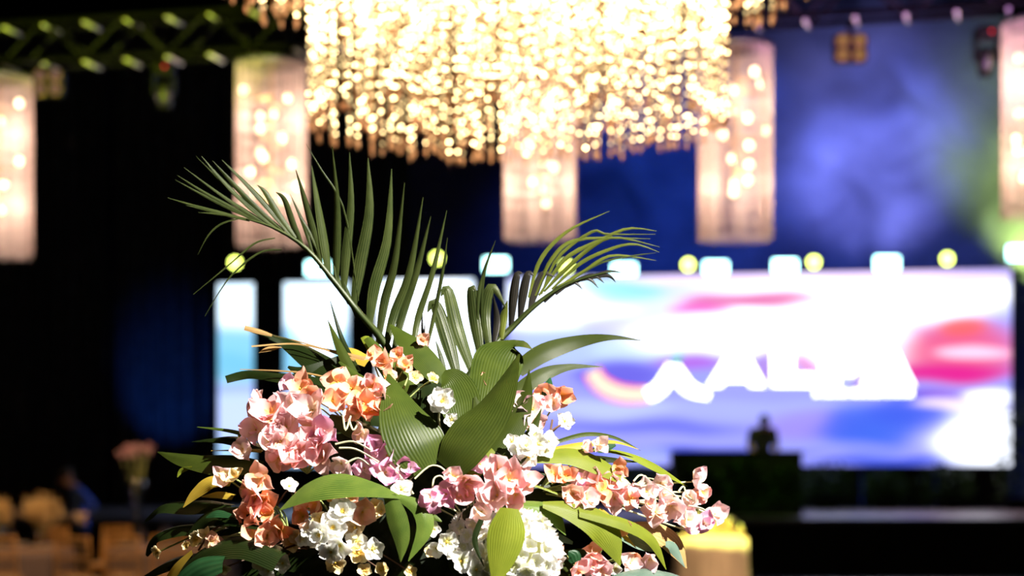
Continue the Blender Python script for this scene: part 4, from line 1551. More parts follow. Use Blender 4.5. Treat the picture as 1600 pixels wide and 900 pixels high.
leaf([(690, 620), (650, 580), (640, 555)], [10, 16, 4], 'lf_shaded', FR, 0.06, 0.1, front=0.6)
leaf([(648, 606), (606, 562), (574, 527)], [13, 12, 7], 'lf_mid', (0.3, -1, 0.4), 0.03, 0.4, front=0.6)
leaf([(612, 600), (590, 560), (570, 525)], [6, 8, 7], 'lf_lime', (0.3, -1, 0.2), 0.05, 0.3, front=0.6)
# left
leaf([(575, 610), (512, 574), (456, 538), (420, 524), (383, 513)], [20, 25, 17, 8, 3], 'lf_shaded', (0.1, -0.7, 0.9), 0.04, 0.2, 0.1, front=0.6)
leaf([(530, 560, 0.02), (478, 580), (450, 573)], [5, 9, 2], 'lf_shaded', FR, 0.03, 0.1, front=0.6)
leaf([(425, 524), (405, 518), (382, 512)], [2, 4, 4], 'lf_tan', FR, 0.03, 0.2, front=0.6)
leaf([(528, 618), (484, 596), (432, 588), (388, 584), (353, 592)], [10, 17, 11, 10, 9], 'lf_shaded', (0.1, -0.8, 0.7), 0.02, 0.2, 0.1, front=0.7)
leaf([(530, 594), (480, 583), (430, 579), (375, 577)], [0.6, 1.6, 1.4, 0.6], 'lf_tan', (0, -1, 0.6), 0.0, 0.2, front=0.7)
leaf([(570, 560), (510, 546), (458, 537), (393, 541)], [4, 2, 1.6, 1.5], 'lf_tan', (0, -1, 0.6), 0.02, 0.2, front=0.6)
leaf([(555, 562), (505, 545), (455, 530)], [3, 1.5, 0.8], 'lf_tan', (0, -1, 0.6), 0.01, 0.2, front=0.6)
leaf([(575, 565), (548, 552), (530, 543)], [10, 12, 4], 'lf_yellow_lit', (0, -1, 0.6), 0.04, 0.2, front=0.6)
leaf([(440, 543), (420, 545), (404, 551)], [1, 4, 0.5], 'lf_tan', FR, 0.03, 0.2, front=0.6)
leaf([(560, 600), (535, 550), (512, 500)], [9, 8, 0.4], 'lf_olive', (0.3, -1, 0.2), 0.0, 0.4, front=0.6)
leaf([(560, 580), (535, 530), (516, 470)], [5, 4, 0.4], 'lf_shaded', (0.3, -1, 0.2), 0.01, 0.4, front=0.6)
leaf([(606, 612), (565, 592), (530, 565)], [12, 9, 2], 'lf_mid', (0.1, -0.8, 0.7), 0.0, 0.3, front=0.7)
leaf([(612, 690), (574, 670), (545, 657), (516, 648)], [20, 19, 18, 8], 'lf_mid', (0, -0.8, 0.8), -0.01, 0.7)
leaf([(612, 700), (590, 690), (570, 676)], [14, 16, 5], 'lf_bright', FR, 0.0, 0.3)
leaf([(425, 668), (405, 662), (385, 668), (372, 682)], [8, 10, 8, 2], 'lf_yellow_lit', (0, -1, 0.8), 0.0, 0.4)
leaf([(408, 700), (362, 684), (326, 686), (300, 690)], [12, 17, 10, 1], 'lf_shaded', UP, 0.02, 0.25)
leaf([(424, 694), (366, 674), (308, 667)], [3, 4, 0.8], 'lf_bright', (0, -1, 0.8), -0.02, 0.3)
leaf([(408, 728), (345, 724), (292, 717), (246, 706)], [12, 21, 16, 0.6], 'lf_olive', (0.05, -0.9, 0.7), 0.0, 0.2, 0.08)
leaf([(300, 730), (284, 735), (277, 746)], [2, 4, 0.4], 'lf_lime', FR, -0.01, 0.2)
leaf([(410, 705), (370, 703), (330, 704)], [4, 4, 1], 'lf_yellow_lit', UP, -0.01, 0.2)
leaf([(362, 752), (330, 752), (305, 770), (286, 793)], [8, 13, 9, 0.6], 'lf_yellow_lit', (0.2, -0.9, 0.7), -0.02, 0.25)
leaf([(365, 776), (340, 772), (315, 776)], [6, 7, 1], 'lf_yellow_lit', (0.2, -0.9, 0.7), -0.02, 0.25)
leaf([(362, 790), (300, 786), (255, 788), (227, 812)], [10, 22, 22, 5], 'lf_shaded', (0.1, -0.6, 0.9), 0.02, 0.35, 0.08)
leaf([(350, 828), (290, 822), (246, 835), (228, 868)], [14, 20, 17, 4], 'lf_shaded', (0.1, -0.6, 0.9), 0.0, 0.35, 0.08)
leaf([(425, 812), (368, 800), (324, 806), (294, 834)], [20, 23, 18, 3], 'lf_shaded', (0.1, -0.7, 0.8), -0.03, 0.35)
leaf([(360, 806), (338, 802), (322, 808)], [5, 9, 2], 'lf_emer', (0.1, -0.7, 0.8), -0.055, 0.1)
leaf([(440, 870), (382, 848), (320, 862), (262, 915)], [24, 25, 21, 16], 'lf_shaded', (0.1, -0.75, 0.8), -0.05, 0.4)
leaf([(300, 862), (275, 888), (255, 925)], [4, 9, 12], 'lf_yellow_lit', (-0.3, -0.9, 0.6), -0.06, 0.2)
leaf([(348, 880), (312, 890), (278, 915)], [14, 22, 18], 'lf_emer', (0.1, -0.9, 0.6), -0.075, 0.2)
leaf([(300, 870), (260, 880), (225, 900)], [14, 18, 10], 'lf_shaded', (0.1, -0.7, 0.8), 0.03, 0.3)
# middle front
leaf([(626, 777), (582, 764), (528, 757), (482, 768), (437, 797)], [3, 16, 25, 19, 1], 'lf_bright', (0.05, -0.72, 0.75), -0.075, 0.12, 0.05)
leaf([(608, 774), (619, 808), (627, 842), (626, 878)], [9, 15, 12, 0.6], 'lf_bright', (-0.3, -1, 0.25), -0.075, 0.2)
leaf([(622, 776), (655, 794), (664, 826), (638, 877)], [5, 12, 12, 0.6], 'lf_bright', (0.2, -1, 0.25), -0.065, 0.25)
leaf([(660, 812), (676, 808), (690, 815)], [4, 5, 1], 'lf_bright', FR, -0.05, 0.2)
leaf([(796, 794), (792, 828), (785, 865), (774, 912)], [13, 26, 22, 5], 'lf_lime', (0, -1, 0.35), -0.11, 0.15, label='broad pale green leaf over the white hydrangea')
leaf([(748, 790), (728, 812), (716, 850)], [6, 12, 1], 'lf_shaded', (-0.2, -1, 0.3), -0.03, 0.3)
leaf([(752, 812), (742, 845), (756, 885)], [4, 4, 0.6], 'lf_shaded', FR, -0.09, 0.2)
leaf([(778, 792), (828, 790), (862, 800), (884, 836)], [5, 14, 16, 1], 'lf_bright', (0.1, -0.75, 0.8), -0.04, 0.3)
leaf([(848, 788), (900, 800), (946, 828), (969, 884)], [6, 21, 27, 0.8], 'lf_lime', (0.15, -0.8, 0.7), -0.05, 0.15)
leaf([(905, 800), (975, 818), (1018, 843), (1041, 890)], [8, 12, 10, 0.6], 'lf_lime', (0.2, -0.8, 0.7), -0.055, 0.2)
leaf([(936, 795), (955, 815), (994, 856)], [4, 8, 0.6], 'lf_yellow_lit', (0.2, -0.9, 0.6), -0.02, 0.2)
leaf([(985, 822), (1028, 832), (1054, 850), (1073, 888)], [8, 20, 19, 0.8], 'lf_tan', (0.2, -0.8, 0.6), 0.0, 0.15)
leaf([(1040, 850), (1052, 856), (1070, 886)], [4, 9, 0.8], 'lf_blue', (0.2, -0.9, 0.5), -0.02, 0.15)
leaf([(935, 912), (1000, 894), (1055, 900), (1096, 915)], [8, 12, 12, 6], 'lf_blue', (0, -0.6, 0.9), -0.06, 0.2)
leaf([(845, 840), (868, 838), (895, 848)], [6, 9, 3], 'lf_blue', (0, -0.8, 0.7), -0.02, 0.2)
leaf([(968, 835), (1000, 848), (1030, 860)], [8, 12, 3], 'lf_blue', (0, -0.8, 0.7), 0.02, 0.2)
leaf([(900, 878), (896, 868), (888, 862)], [8, 10, 1], 'lf_emer', FR, -0.06, 0.2)
# right
leaf([(836, 718), (890, 712), (942, 730), (996, 766)], [7, 19, 18, 0.6], 'lf_lime', (0.1, -0.75, 0.8), -0.03, 0.12, label='yellow green leaf sweeping to the right')
leaf([(858, 704), (912, 694), (960, 690), (998, 702)], [7, 7, 4, 0.4], 'lf_yellow_lit', (0.1, -0.7, 0.8), 0.0, 0.2)
leaf([(864, 692), (915, 678), (960, 683), (1001, 704)], [4, 5, 4, 0.4], 'lf_olive', (0.1, -0.7, 0.8), 0.02, 0.2)
leaf([(900, 703), (965, 706), (1022, 728), (1074, 760)], [3, 5, 10, 0.6], 'lf_lime', (0.2, -0.7, 0.8), 0.0, 0.2, front=0.8)
leaf([(870, 720), (930, 716), (1000, 722)], [6, 9, 1], 'lf_shaded', (0.1, -0.7, 0.8), 0.03, 0.2)
leaf([(962, 695), (945, 700), (934, 706)], [2, 7, 2], 'lf_emer', FR, -0.01, 0.2)
leaf([(815, 752), (850, 762), (884, 776)], [3, 4, 3], 'lf_lime', UP, -0.03, 0.4)
leaf([(860, 590), (856, 604), (850, 618)], [1, 8, 4], 'lf_emer', FR, 0.0, 0.2)
leaf([(425, 622), (438, 635), (452, 640)], [10, 12, 2], 'lf_emer', FR, -0.01, 0.2)
leaf([(440, 660), (455, 655), (470, 652)], [2, 8, 2], 'lf_emer', FR, -0.01, 0.2)
leaf([(700, 700), (690, 650), (672, 600)], [30, 34, 14], 'lf_shaded', FR, 0.06, 0.1)
leaf([(660, 700), (655, 650), (650, 600)], [26, 30, 10], 'lf_shaded', FR, 0.07, 0.1)
leaf([(560, 740), (530, 700), (500, 660)], [24, 26, 8], 'lf_shaded', FR, 0.06, 0.1)
leaf([(600, 750), (575, 705), (545, 670)], [26, 28, 10], 'lf_shaded', FR, 0.06, 0.1)
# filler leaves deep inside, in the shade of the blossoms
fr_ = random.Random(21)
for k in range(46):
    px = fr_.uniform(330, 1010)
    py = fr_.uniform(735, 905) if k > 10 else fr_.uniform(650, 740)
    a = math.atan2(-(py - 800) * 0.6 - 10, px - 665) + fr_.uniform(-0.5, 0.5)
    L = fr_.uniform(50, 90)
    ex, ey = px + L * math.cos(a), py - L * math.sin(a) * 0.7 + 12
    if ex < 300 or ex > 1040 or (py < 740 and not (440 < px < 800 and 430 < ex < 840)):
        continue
    leaf([(px, py), ((px + ex) / 2, (py + ey) / 2 - 8), (ex, ey)], [6, fr_.uniform(12, 20), 0.8], fr_.choice(['lf_shaded', 'lf_shaded', 'lf_olive']), (fr_.uniform(-.3, .3), -0.9, 0.5), 0.07, 0.25, seed=k, nu=4, nv=10)

# bowl and moss that hold everything
c = Vector((AX, AY, AB))
MB().lathe([(0.0, 0.0), (0.13, 0.0), (0.15, 0.02), (0.22, 0.12), (0.24, 0.16), (0.23, 0.16), (0.20, 0.12), (0.0, 0.11)], c, 28).build('bowl', M['dark_metal'], root, True)


def moss(u, v):
    a, b = u * 2 * math.pi, v * math.pi / 2
    q = 1 + 0.10 * mnoise.noise(Vector((math.cos(a) * 3, math.sin(a) * 3, b * 3)))
    return (AX + 0.24 * q * math.cos(a) * math.cos(b), AY + 0.15 * q * math.sin(a) * math.cos(b), AB + 0.13 + 0.41 * q * math.sin(b))


MB().grid(moss, 28, 12).build('moss_ball', M['foam'], root, True)
ped = thing('flower_stand', (AX, AY, 0), 'dark slim pedestal under the large flower arrangement', 'stand')
MB().lathe([(0.0, 0.0), (0.26, 0.0), (0.26, 0.02), (0.05, 0.05), (0.0, 0.05)], (AX, AY, 0), 28).build('foot', M['dark_metal'], ped)
MB().lathe([(0.0, 0.05), (0.035, 0.05), (0.03, 0.6), (0.035, AB - 0.03), (0.0, AB - 0.03)], (AX, AY, 0), 18).build('column', M['dark_metal'], ped)
MB().lathe([(0.0, AB - 0.03), (0.17, AB - 0.03), (0.18, AB - 0.02), (0.18, AB), (0.0, AB)], (AX, AY, 0), 28).build('top_plate', M['dark_metal'], ped)

# palm fronds: a stalk with leaflets of its own


def stalk(name, pts, rads, mat, d, front, label=None):
    p3 = [tuple(ap(x, y, d + (e[0] if e else 0), front)) for x, y, *e in pts]
    sp_ = spline(p3, 24)
    rr = [q[0] * PXM for q in spline([(a,) for a in rads], 24)]
    o = MB().tube(sp_, rr, 8).build(name, M[mat], root, True)
    if label:
        o['label'] = label
    return o


f1 = stalk('palm_frond', [(655, 700), (640, 640), (606, 545), (560, 488), (520, 437), (478, 388), (430, 357), (385, 342)], [7, 7, 6.5, 5.5, 4.5, 3.5, 2.5, 1.2], 'frond', 0.06, 0.3,
           'long palm frond arching up to the left')


fb0 = random.Random(31)


def lf(par, pts, hw, mat='frond', d=0.06, nrm=(0, -1, 0.2), fold=0.35):
    k = len(pts)
    prof = {2: [0.5, 0.15], 3: [0.55, 1.0, 0.08], 4: [0.5, 1.0, 0.75, 0.08], 5: [0.5, 1.0, 0.9, 0.6, 0.08]}[k]
    nrm = (fb0.uniform(-0.55, 0.55), -1, fb0.uniform(0.0, 0.4))
    leaf(pts, [hw * q for q in prof], mat, nrm, d, fold, 0.0, 0.3, 'leaflet', 4, 14, par)


for pts, hw in (
        ([(662, 560), (676, 500), (691, 425), (699, 371)], 4.0),
        ([(642, 572), (652, 500), (676, 425), (698, 329)], 5.5),
        ([(612, 560), (628, 490), (651, 422), (673, 338)], 7.5),
        ([(600, 552), (615, 490), (640, 422), (661, 308)], 8.0),
        ([(590, 538), (600, 470), (617, 405), (632, 285)], 8.0),
        ([(577, 512), (585, 450), (606, 370), (612, 264)], 9.0),
        ([(552, 480), (562, 415), (577, 330), (575, 247)], 9.5),
        ([(536, 460), (540, 400), (548, 320), (546, 238)], 7.5),
        ([(524, 447), (525, 390), (526, 320), (519, 229)], 7.5),
        ([(514, 432), (508, 385), (498, 325), (487, 259)], 7.5),
        ([(502, 420), (492, 375), (477, 318), (462, 265)], 6.5),
        ([(490, 402), (474, 350), (453, 303)], 3.2),
        ([(474, 388), (458, 352), (444, 312), (431, 300)], 5.5),
        ([(462, 372), (438, 340), (416, 302), (402, 289)], 5.5),
        ([(455, 368), (420, 325), (384, 286), (347, 250)], 5.0),
        ([(444, 362), (410, 335), (367, 290), (332, 251)], 5.0),
        ([(434, 358), (392, 325), (349, 283), (315, 244)], 4.0),
        ([(428, 356), (395, 328), (355, 293), (306, 244)], 3.2),
        ([(420, 352), (385, 330), (345, 304), (288, 262)], 3.2),
        ([(412, 350), (370, 328), (325, 304), (277, 274)], 3.0),
        ([(404, 347), (360, 326), (320, 306), (274, 281)], 2.6),
        ([(390, 345), (350, 334), (313, 324), (262, 309)], 3.0),
        ([(385, 344), (340, 332), (291, 321)], 2.6),
        ([(386, 342), (350, 335), (310, 332)], 2.2),
        ([(500, 400), (482, 360), (463, 330)], 2.2),
        ([(560, 500), (548, 470), (538, 440)], 4.0),
        ([(545, 475), (530, 440), (522, 415)], 4.0)):
    lf(f1, pts, hw)
for pts in ([(372, 342), (345, 350), (325, 368), (309, 398)], [(430, 372), (398, 380), (360, 412), (302, 460)], [(440, 390), (405, 395), (360, 432), (320, 494)],
            [(560, 470), (538, 330), (500, 262), (478, 225)]):
    lf(f1, pts, 1.6)

f2 = stalk('palm_frond', [(700, 640), (745, 570), (792, 520), (840, 474), (890, 442), (955, 424)], [6, 6, 5, 4, 2.5, 1], 'frond', 0.10, 0.3,
           'smaller palm frond arching to the right')
for pts, hw, mt in (
        ([(826, 465), (845, 405), (887, 361), (952, 330)], 3.4, 'frond_lime'),
        ([(836, 462), (862, 404), (904, 374), (1016, 373)], 3.6, 'frond_lime'),
        ([(842, 462), (884, 404), (932, 378), (981, 357), (1026, 361)], 3.4, 'frond_lime'),
        ([(850, 456), (880, 425), (922, 388), (961, 371), (1031, 386)], 3.4, 'frond_lime'),
        ([(862, 452), (904, 413), (945, 392), (989, 381), (1030, 394)], 3.2, 'frond_lime'),
        ([(872, 448), (912, 424), (956, 399), (1025, 407)], 3.0, 'frond_lime'),
        ([(846, 460), (872, 402), (925, 362), (950, 366), (1024, 366)], 2.6, 'frond_lime'),
        ([(882, 446), (935, 412), (985, 400), (1025, 395)], 2.0, 'frond'),
        ([(898, 440), (946, 430), (962, 441)], 3.4, 'frond_dark'),
        ([(890, 444), (925, 430), (944, 442)], 3.6, 'frond_dark'),
        ([(880, 450), (916, 434), (935, 450)], 3.8, 'frond_dark'),
        ([(868, 460), (894, 440), (910, 452)], 3.8, 'frond_dark'),
        ([(905, 438), (950, 424), (975, 427)], 2.2, 'frond_dark'),
        ([(850, 472), (872, 450), (890, 438)], 4.0, 'frond_dark'),
        ([(798, 510), (801, 465), (807, 430), (816, 427)], 8.0, 'frond_dark'),
        ([(812, 496), (816, 460), (824, 428), (834, 430)], 8.0, 'frond_dark'),
        ([(828, 484), (836, 455), (850, 427), (868, 433)], 7.0, 'frond_dark'),
        ([(716, 590), (700, 530), (680, 474), (668, 488)], 12.0, 'frond'),
        ([(740, 584), (716, 515), (700, 452), (689, 463)], 11.5, 'frond'),
        ([(752, 560), (742, 500), (737, 453), (743, 455)], 10.5, 'frond'),
        ([(764, 540), (757, 490), (768, 448), (790, 480)], 9.5, 'frond'),
        ([(772, 535), (776, 500), (771, 462)], 6.0, 'frond_dark'),
        ([(783, 530), (786, 495), (793, 470)], 7.0, 'frond_lime'),
        ([(752, 510), (754, 435), (774, 376)], 3.6, 'frond'),
        ([(746, 500), (748, 455), (760, 415)], 3.6, 'frond'),
        ([(700, 600), (690, 560), (680, 530)], 4.0, 'frond'),
        ([(690, 580), (662, 530), (660, 480)], 3.0, 'frond_dark'),
        ([(674, 585), (664, 540), (664, 500)], 2.5, 'frond_dark')):
    lf(f2, pts, hw, mt, 0.10)

# ---------------- blossoms


def petal(mb, az, elev, L, W_, cup, ruff, r, mi=0, point=1.0, nu=4, nv=5):
    """one petal from the throat outwards, +Z is where the flower looks"""
    ph = r.uniform(0, 6)
    ca, sa = math.cos(az), math.sin(az)

    def fn(u, v):
        k = (u - 0.5) * 2
        prof = math.sin(math.pi * min(v * 0.86 + 0.10, 1.0)) ** 0.7
        if point < 1:
            prof *= (1 - v ** 3 * (1 - point))
        wv = W_ * prof * k
        rad = L * v
        e = elev + cup * v
        rr = rad * math.cos(e)
        zz = rad * math.sin(e) + abs(k) ** 2 * W_ * 0.35 + ruff * L * math.sin(ph + k * 3 + v * 4) * v
        return (ca * rr - sa * wv, sa * rr + ca * wv, zz)
    mb.grid(fn, nu, nv, mi)


def pink_bloom(seed):
    """papery bracts, broad and pointed, round a small throat"""
    r = random.Random(seed)
    mb = MB()
    n_ = r.choice([3, 4, 4])
    for k in range(n_):
        petal(mb, 2 * math.pi * k / n_ + r.uniform(-.4, .4), r.uniform(-0.1, 0.7), r.uniform(0.95, 1.4), r.uniform(0.55, 0.80), r.uniform(-0.9, 0.5), r.uniform(0.08, 0.2), r, 0, r.choice([0.05, 0.15, 0.35]), 5, 6)
    for k in range(2):
        petal(mb, r.uniform(0, 6.28), r.uniform(0.7, 1.2), r.uniform(0.6, 0.95), 0.42, r.uniform(-0.6, 0.2), 0.12, r, 0, 0.3)
    mb.ball((0, 0, 0.10), 0.07, 6, 4, 1)
    mb.tube([(0, 0, 0.02), (0.03, 0.02, -0.35)], 0.035, 5, 2)
    return mb


def white_bloom(seed):
    r = random.Random(seed)
    mb = MB()
    for k in range(6):
        petal(mb, 2 * math.pi * k / 6 + r.uniform(-.12, .12), r.uniform(0.05, 0.25), r.uniform(0.9, 1.05), 0.52, r.uniform(-0.2, 0.15), 0.06, r, 0, 0.9)
    for k in range(5):
        petal(mb, 2 * math.pi * (k + 0.4) / 5 + r.uniform(-.15, .15), r.uniform(0.5, 0.8), r.uniform(0.6, 0.75), 0.38, 0.1, 0.06, r, 0, 0.9)
    mb.ball((0, 0, 0.10), 0.13, 8, 5, 1)
    for k in range(7):
        a = k * 0.9
        mb.tube([(0, 0, 0.1), (0.16 * math.cos(a), 0.16 * math.sin(a), 0.30)], 0.02, 4, 1)
    mb.tube([(0, 0, 0.0), (0.02, 0.02, -0.35)], 0.04, 5, 2)
    return mb


def five_bloom(seed):
    r = random.Random(seed)
    mb = MB()
    for k in range(5):
        petal(mb, 2 * math.pi * k / 5 + r.uniform(-.1, .1), r.uniform(0.15, 0.45), r.uniform(0.9, 1.05), 0.50, r.uniform(-0.3, 0.2), 0.04, r, 0, 0.9)
    mb.ball((0, 0, 0.10), 0.12, 8, 5, 1)
    mb.tube([(0, 0, 0.0), (0.02, 0.02, -0.35)], 0.04, 5, 2)
    return mb


PINKS = [pink_bloom(300 + k) for k in range(8)]
WHITES = [white_bloom(330 + k) for k in range(3)]
FIVES = [five_bloom(340 + k) for k in range(3)]
MESH = {}


def bloom_mesh(kind, col, k):
    key = (kind, col, k)
    if key not in MESH:
        src = {'p': PINKS, 'w': WHITES, 'f': FIVES}[kind]
        MESH[key] = src[k % len(src)].mesh('blossom', [M[col], M['stamen'], M['stem_green']], smooth=True)
    return MESH[key]


fb = random.Random(99)


def spray(name, label, base, items, stem_mat='stem_green'):
    """a flowering branch: stems from a base point to each blossom, blossoms as sub-parts.
       items: (px, py, radius px, kind, colour[, depth offset, (dir)])"""
    b3 = ap(base[0], base[1], 0.08)
    mb = MB()
    ends = []
    for it in items:
        px, py, rp, kind, col = it[:5]
        d = it[5] if len(it) > 5 else -0.03
        p = ap(px, py, d + fb.uniform(-0.012, 0.012))
        if len(it) > 6:
            dr = Vector(it[6])
        else:
            dr = Vector(((px - 665) / 900 + fb.uniform(-0.6, 0.6), -1.0, (760 - py) / 500 + fb.uniform(-0.35, 0.65)))
        dr.normalize()
        e = p - dr * rp * PXM * 0.25
        mid = (b3 + e) / 2 + Vector((fb.uniform(-.015, .015), 0.02, fb.uniform(0.0, 0.03)))
        mb.tube(spline([tuple(b3), tuple(mid), tuple(e)], 8), 0.0016, 5)
        ends.append((p, dr, rp, kind, col))
    o = mb.build(name, M[stem_mat], root)
    o['label'] = label
    for p, dr, rp, kind, col in ends:
        q = dr.to_track_quat('Z', 'Y') @ Quaternion((0, 0, 1), fb.uniform(0, 6.28))
        inst('blossom', bloom_mesh(kind, col, fb.randrange(8)), o, p, q, rp * PXM * (1.1 if kind == 'p' else 1.0))
    return o


P, C_, A_, V_ = 'pt_pink', 'pt_coral', 'pt_pale', 'pt_mauve'
spray('blossom_spray', 'pink blossom spray at the upper left of the bouquet', (480, 740), [
    (406, 630, 25, 'p', P), (424, 650, 25, 'p', P), (432, 672, 24, 'p', P), (448, 668, 26, 'p', P), (460, 692, 27, 'p', P), (401, 672, 20, 'p', A_), (380, 702, 19, 'p', A_),
    (436, 716, 22, 'p', P), (458, 722, 24, 'p', P), (490, 642, 24, 'p', A_), (486, 668, 24, 'p', P), (492, 692, 25, 'p', P), (508, 680, 22, 'p', V_), (506, 716, 24, 'p', P),
    (534, 724, 20, 'p', A_), (458, 634, 22, 'p', A_), (474, 706, 22, 'p', P), (440, 690, 22, 'p', P), (420, 690, 18, 'p', A_)])
spray('blossom_spray', 'coral blossom spray left of the big centre leaf', (570, 720), [
    (470, 608, 22, 'p', C_), (488, 622, 20, 'p', C_), (528, 598, 22, 'p', C_), (550, 608, 24, 'p', C_), (520, 626, 24, 'p', C_), (568, 626, 24, 'p', C_), (574, 644, 24, 'p', C_),
    (582, 604, 19, 'p', P), (596, 620, 18, 'p', A_), (598, 640, 20, 'p', C_), (556, 640, 18, 'p', C_), (450, 600, 14, 'p', 'pt_dusty')])
spray('blossom_spray', 'orange pink blossoms at the foot of the palm frond', (620, 640), [
    (585, 556, 16, 'p', C_, 0.05), (600, 570, 18, 'p', C_, 0.05), (622, 556, 15, 'p', C_, 0.05), (606, 590, 15, 'p', C_, 0.04), (632, 572, 14, 'p', C_, 0.06), (660, 532, 11, 'p', C_, 0.08), (648, 590, 13, 'f', 'pt_cream', 0.05),
    (676, 592, 11, 'f', 'pt_cream', 0.02), (760, 600, 14, 'p', C_, 0.06)])
spray('blossom_spray', 'mauve pink blossoms under the big centre leaf', (620, 790), [
    (590, 702, 22, 'p', V_), (606, 712, 22, 'p', V_), (634, 714, 18, 'p', V_), (630, 730, 17, 'p', V_), (602, 738, 19, 'p', V_), (564, 676, 17, 'p', A_), (570, 732, 18, 'p', V_)], 'stem_pale')
spray('blossom_spray', 'coral blossom spray at the lower left', (450, 830), [
    (408, 748, 21, 'p', C_), (400, 776, 22, 'p', P), (414, 782, 22, 'p', C_), (420, 806, 19, 'p', C_), (390, 808, 20, 'p', C_), (394, 828, 20, 'p', C_), (418, 836, 21, 'p', C_), (438, 826, 19, 'p', C_),
    (368, 748, 18, 'p', 'pt_cream'), (350, 744, 15, 'p', A_), (386, 762, 15, 'p', C_), (333, 846, 14, 'p', C_), (308, 842, 14, 'f', 'pt_cream'), (292, 852, 8, 'f', 'pt_cream'), (246, 862, 11, 'f', 'pt_cream', 0.0), (322, 836, 9, 'p', 'pt_cream')])
spray('blossom_spray', 'coral blossoms behind the white cluster', (520, 860), [
    (478, 792, 20, 'p', C_), (498, 784, 18, 'p', C_), (528, 780, 18, 'p', C_), (566, 800, 22, 'p', C_), (474, 808, 17, 'p', C_), (548, 782, 16, 'p', C_), (586, 792, 15, 'f', 'pt_cream'), (596, 800, 13, 'f', 'pt_cream')])
spray('white_blossom_spray', 'bright white double blossoms at the lower left centre', (530, 890), [
    (536, 800, 22, 'w', 'pt_white', -0.06), (500, 836, 22, 'w', 'pt_white', -0.07), (520, 824, 23, 'w', 'pt_white', -0.07), (532, 852, 21, 'f', 'pt_white', -0.06), (518, 862, 19, 'f', 'pt_white', -0.06), (524, 878, 18, 'f', 'pt_cream', -0.05),
    (556, 824, 20, 'f', 'pt_cream', -0.04), (558, 846, 18, 'f', 'pt_white', -0.04), (560, 864, 17, 'f', 'pt_cream', -0.04), (582, 858, 18, 'f', 'pt_white', -0.04), (502, 812, 16, 'f', 'pt_cream', -0.05), (484, 826, 15, 'f', 'pt_white', -0.05)], 'bark')
spray('cream_blossom_spray', 'cream blossoms on a brown twig at the bottom left', (490, 860), [
    (456, 848, 16, 'f', 'pt_cream'), (464, 838, 14, 'f', 'pt_cream'), (408, 876, 17, 'f', 'pt_cream'), (428, 872, 15, 'f', 'pt_cream'), (442, 880, 16, 'f', 'pt_white'), (420, 892, 14, 'f', 'pt_white'), (472, 842, 12, 'f', 'pt_white'),
    (452, 760, 14, 'f', 'pt_white'), (570, 892, 12, 'f', 'pt_cream'), (596, 890, 12, 'f', 'pt_cream'), (640, 893, 11, 'f', 'pt_cream'), (350, 888, 11, 'f', 'pt_cream')], 'bark')
spray('white_blossom_spray', 'single white blossom between the big centre leaves', (695, 700), [(691, 627, 21, 'w', 'pt_white', -0.075, (0, -1, 0.15)), (706, 656, 12, 'f', 'pt_white', -0.03), (628, 765, 18, 'f', 'pt_white', -0.05, (0.1, -1, 0.3))], 'stem_pale')
spray('blossom_spray', 'pink blossom spray in the middle of the bouquet', (740, 830), [
    (672, 778, 17, 'p', V_, -0.06), (698, 772, 20, 'p', V_, -0.06), (728, 752, 20, 'p', P, -0.06), (724, 770, 19, 'p', P, -0.06), (708, 744, 16, 'p', A_, -0.06), (778, 734, 24, 'p', P, -0.07), (796, 750, 24, 'p', P, -0.07),
    (818, 750, 21, 'p', P, -0.06), (758, 778, 24, 'p', A_, -0.07), (778, 774, 25, 'p', P, -0.07), (806, 772, 22, 'p', P, -0.06), (752, 800, 18, 'p', A_, -0.07), (750, 726, 17, 'p', V_, -0.03), (806, 728, 20, 'p', P, -0.05), (680, 792, 14, 'p', 'pt_dusty')], 'stem_pale')
spray('white_blossom_spray', 'white blossoms just left of the hydrangea head', (720, 900), [
    (698, 846, 19, 'f', 'pt_white', -0.06), (720, 876, 20, 'f', 'pt_white', -0.06), (682, 856, 16, 'f', 'pt_white', -0.05), (674, 862, 11, 'f', 'pt_cream', -0.05), (744, 890, 17, 'f', 'pt_white', -0.06), (676, 826, 13, 'f', 'pt_white', -0.04), (706, 862, 13, 'f', 'pt_white', -0.05)], 'bark')
spray('white_blossom_spray', 'white blossom cluster right of the big centre leaf', (790, 760), [
    (822, 698, 19, 'w', 'pt_white', -0.05), (840, 694, 18, 'f', 'pt_white', -0.05), (856, 690, 17, 'f', 'pt_white', -0.04), (826, 714, 17, 'f', 'pt_white', -0.05), (850, 706, 16, 'f', 'pt_white', -0.04), (834, 680, 16, 'f', 'pt_white', -0.04),
    (800, 690, 13, 'f', 'pt_white', -0.04), (810, 704, 15, 'f', 'pt_white', -0.05), (882, 658, 15, 'f', 'pt_white', 0.0)], 'bark')
spray('blossom_spray', 'pale pink blossoms beside the upper right leaves', (800, 720), [
    (876, 618, 19, 'p', C_, 0.0), (848, 616, 19, 'p', C_, 0.0), (866, 630, 15, 'p', A_, 0.0), (832, 640, 22, 'p', A_, 0.0), (812, 628, 18, 'p', A_, 0.0), (836, 666, 20, 'p', A_, -0.01), (818, 656, 18, 'p', A_, 0.0), (800, 656, 16, 'p', A_, 0.0)])
spray('blossom_spray', 'pink and peach blossom row under the yellow green leaf', (840, 770), [
    (866, 740, 15, 'p', C_), (884, 744, 15, 'p', C_), (908, 748, 16, 'p', V_), (928, 752, 18, 'p', P), (956, 752, 18, 'p', P), (968, 732, 15, 'p', C_), (936, 695, 13, 'p', A_), (914, 700, 12, 'p', A_), (895, 772, 19, 'p', C_), (916, 780, 21, 'p', P),
    (940, 766, 18, 'p', C_), (960, 778, 19, 'p', P), (986, 778, 19, 'p', P), (972, 760, 15, 'p', A_), (900, 788, 14, 'p', P)])
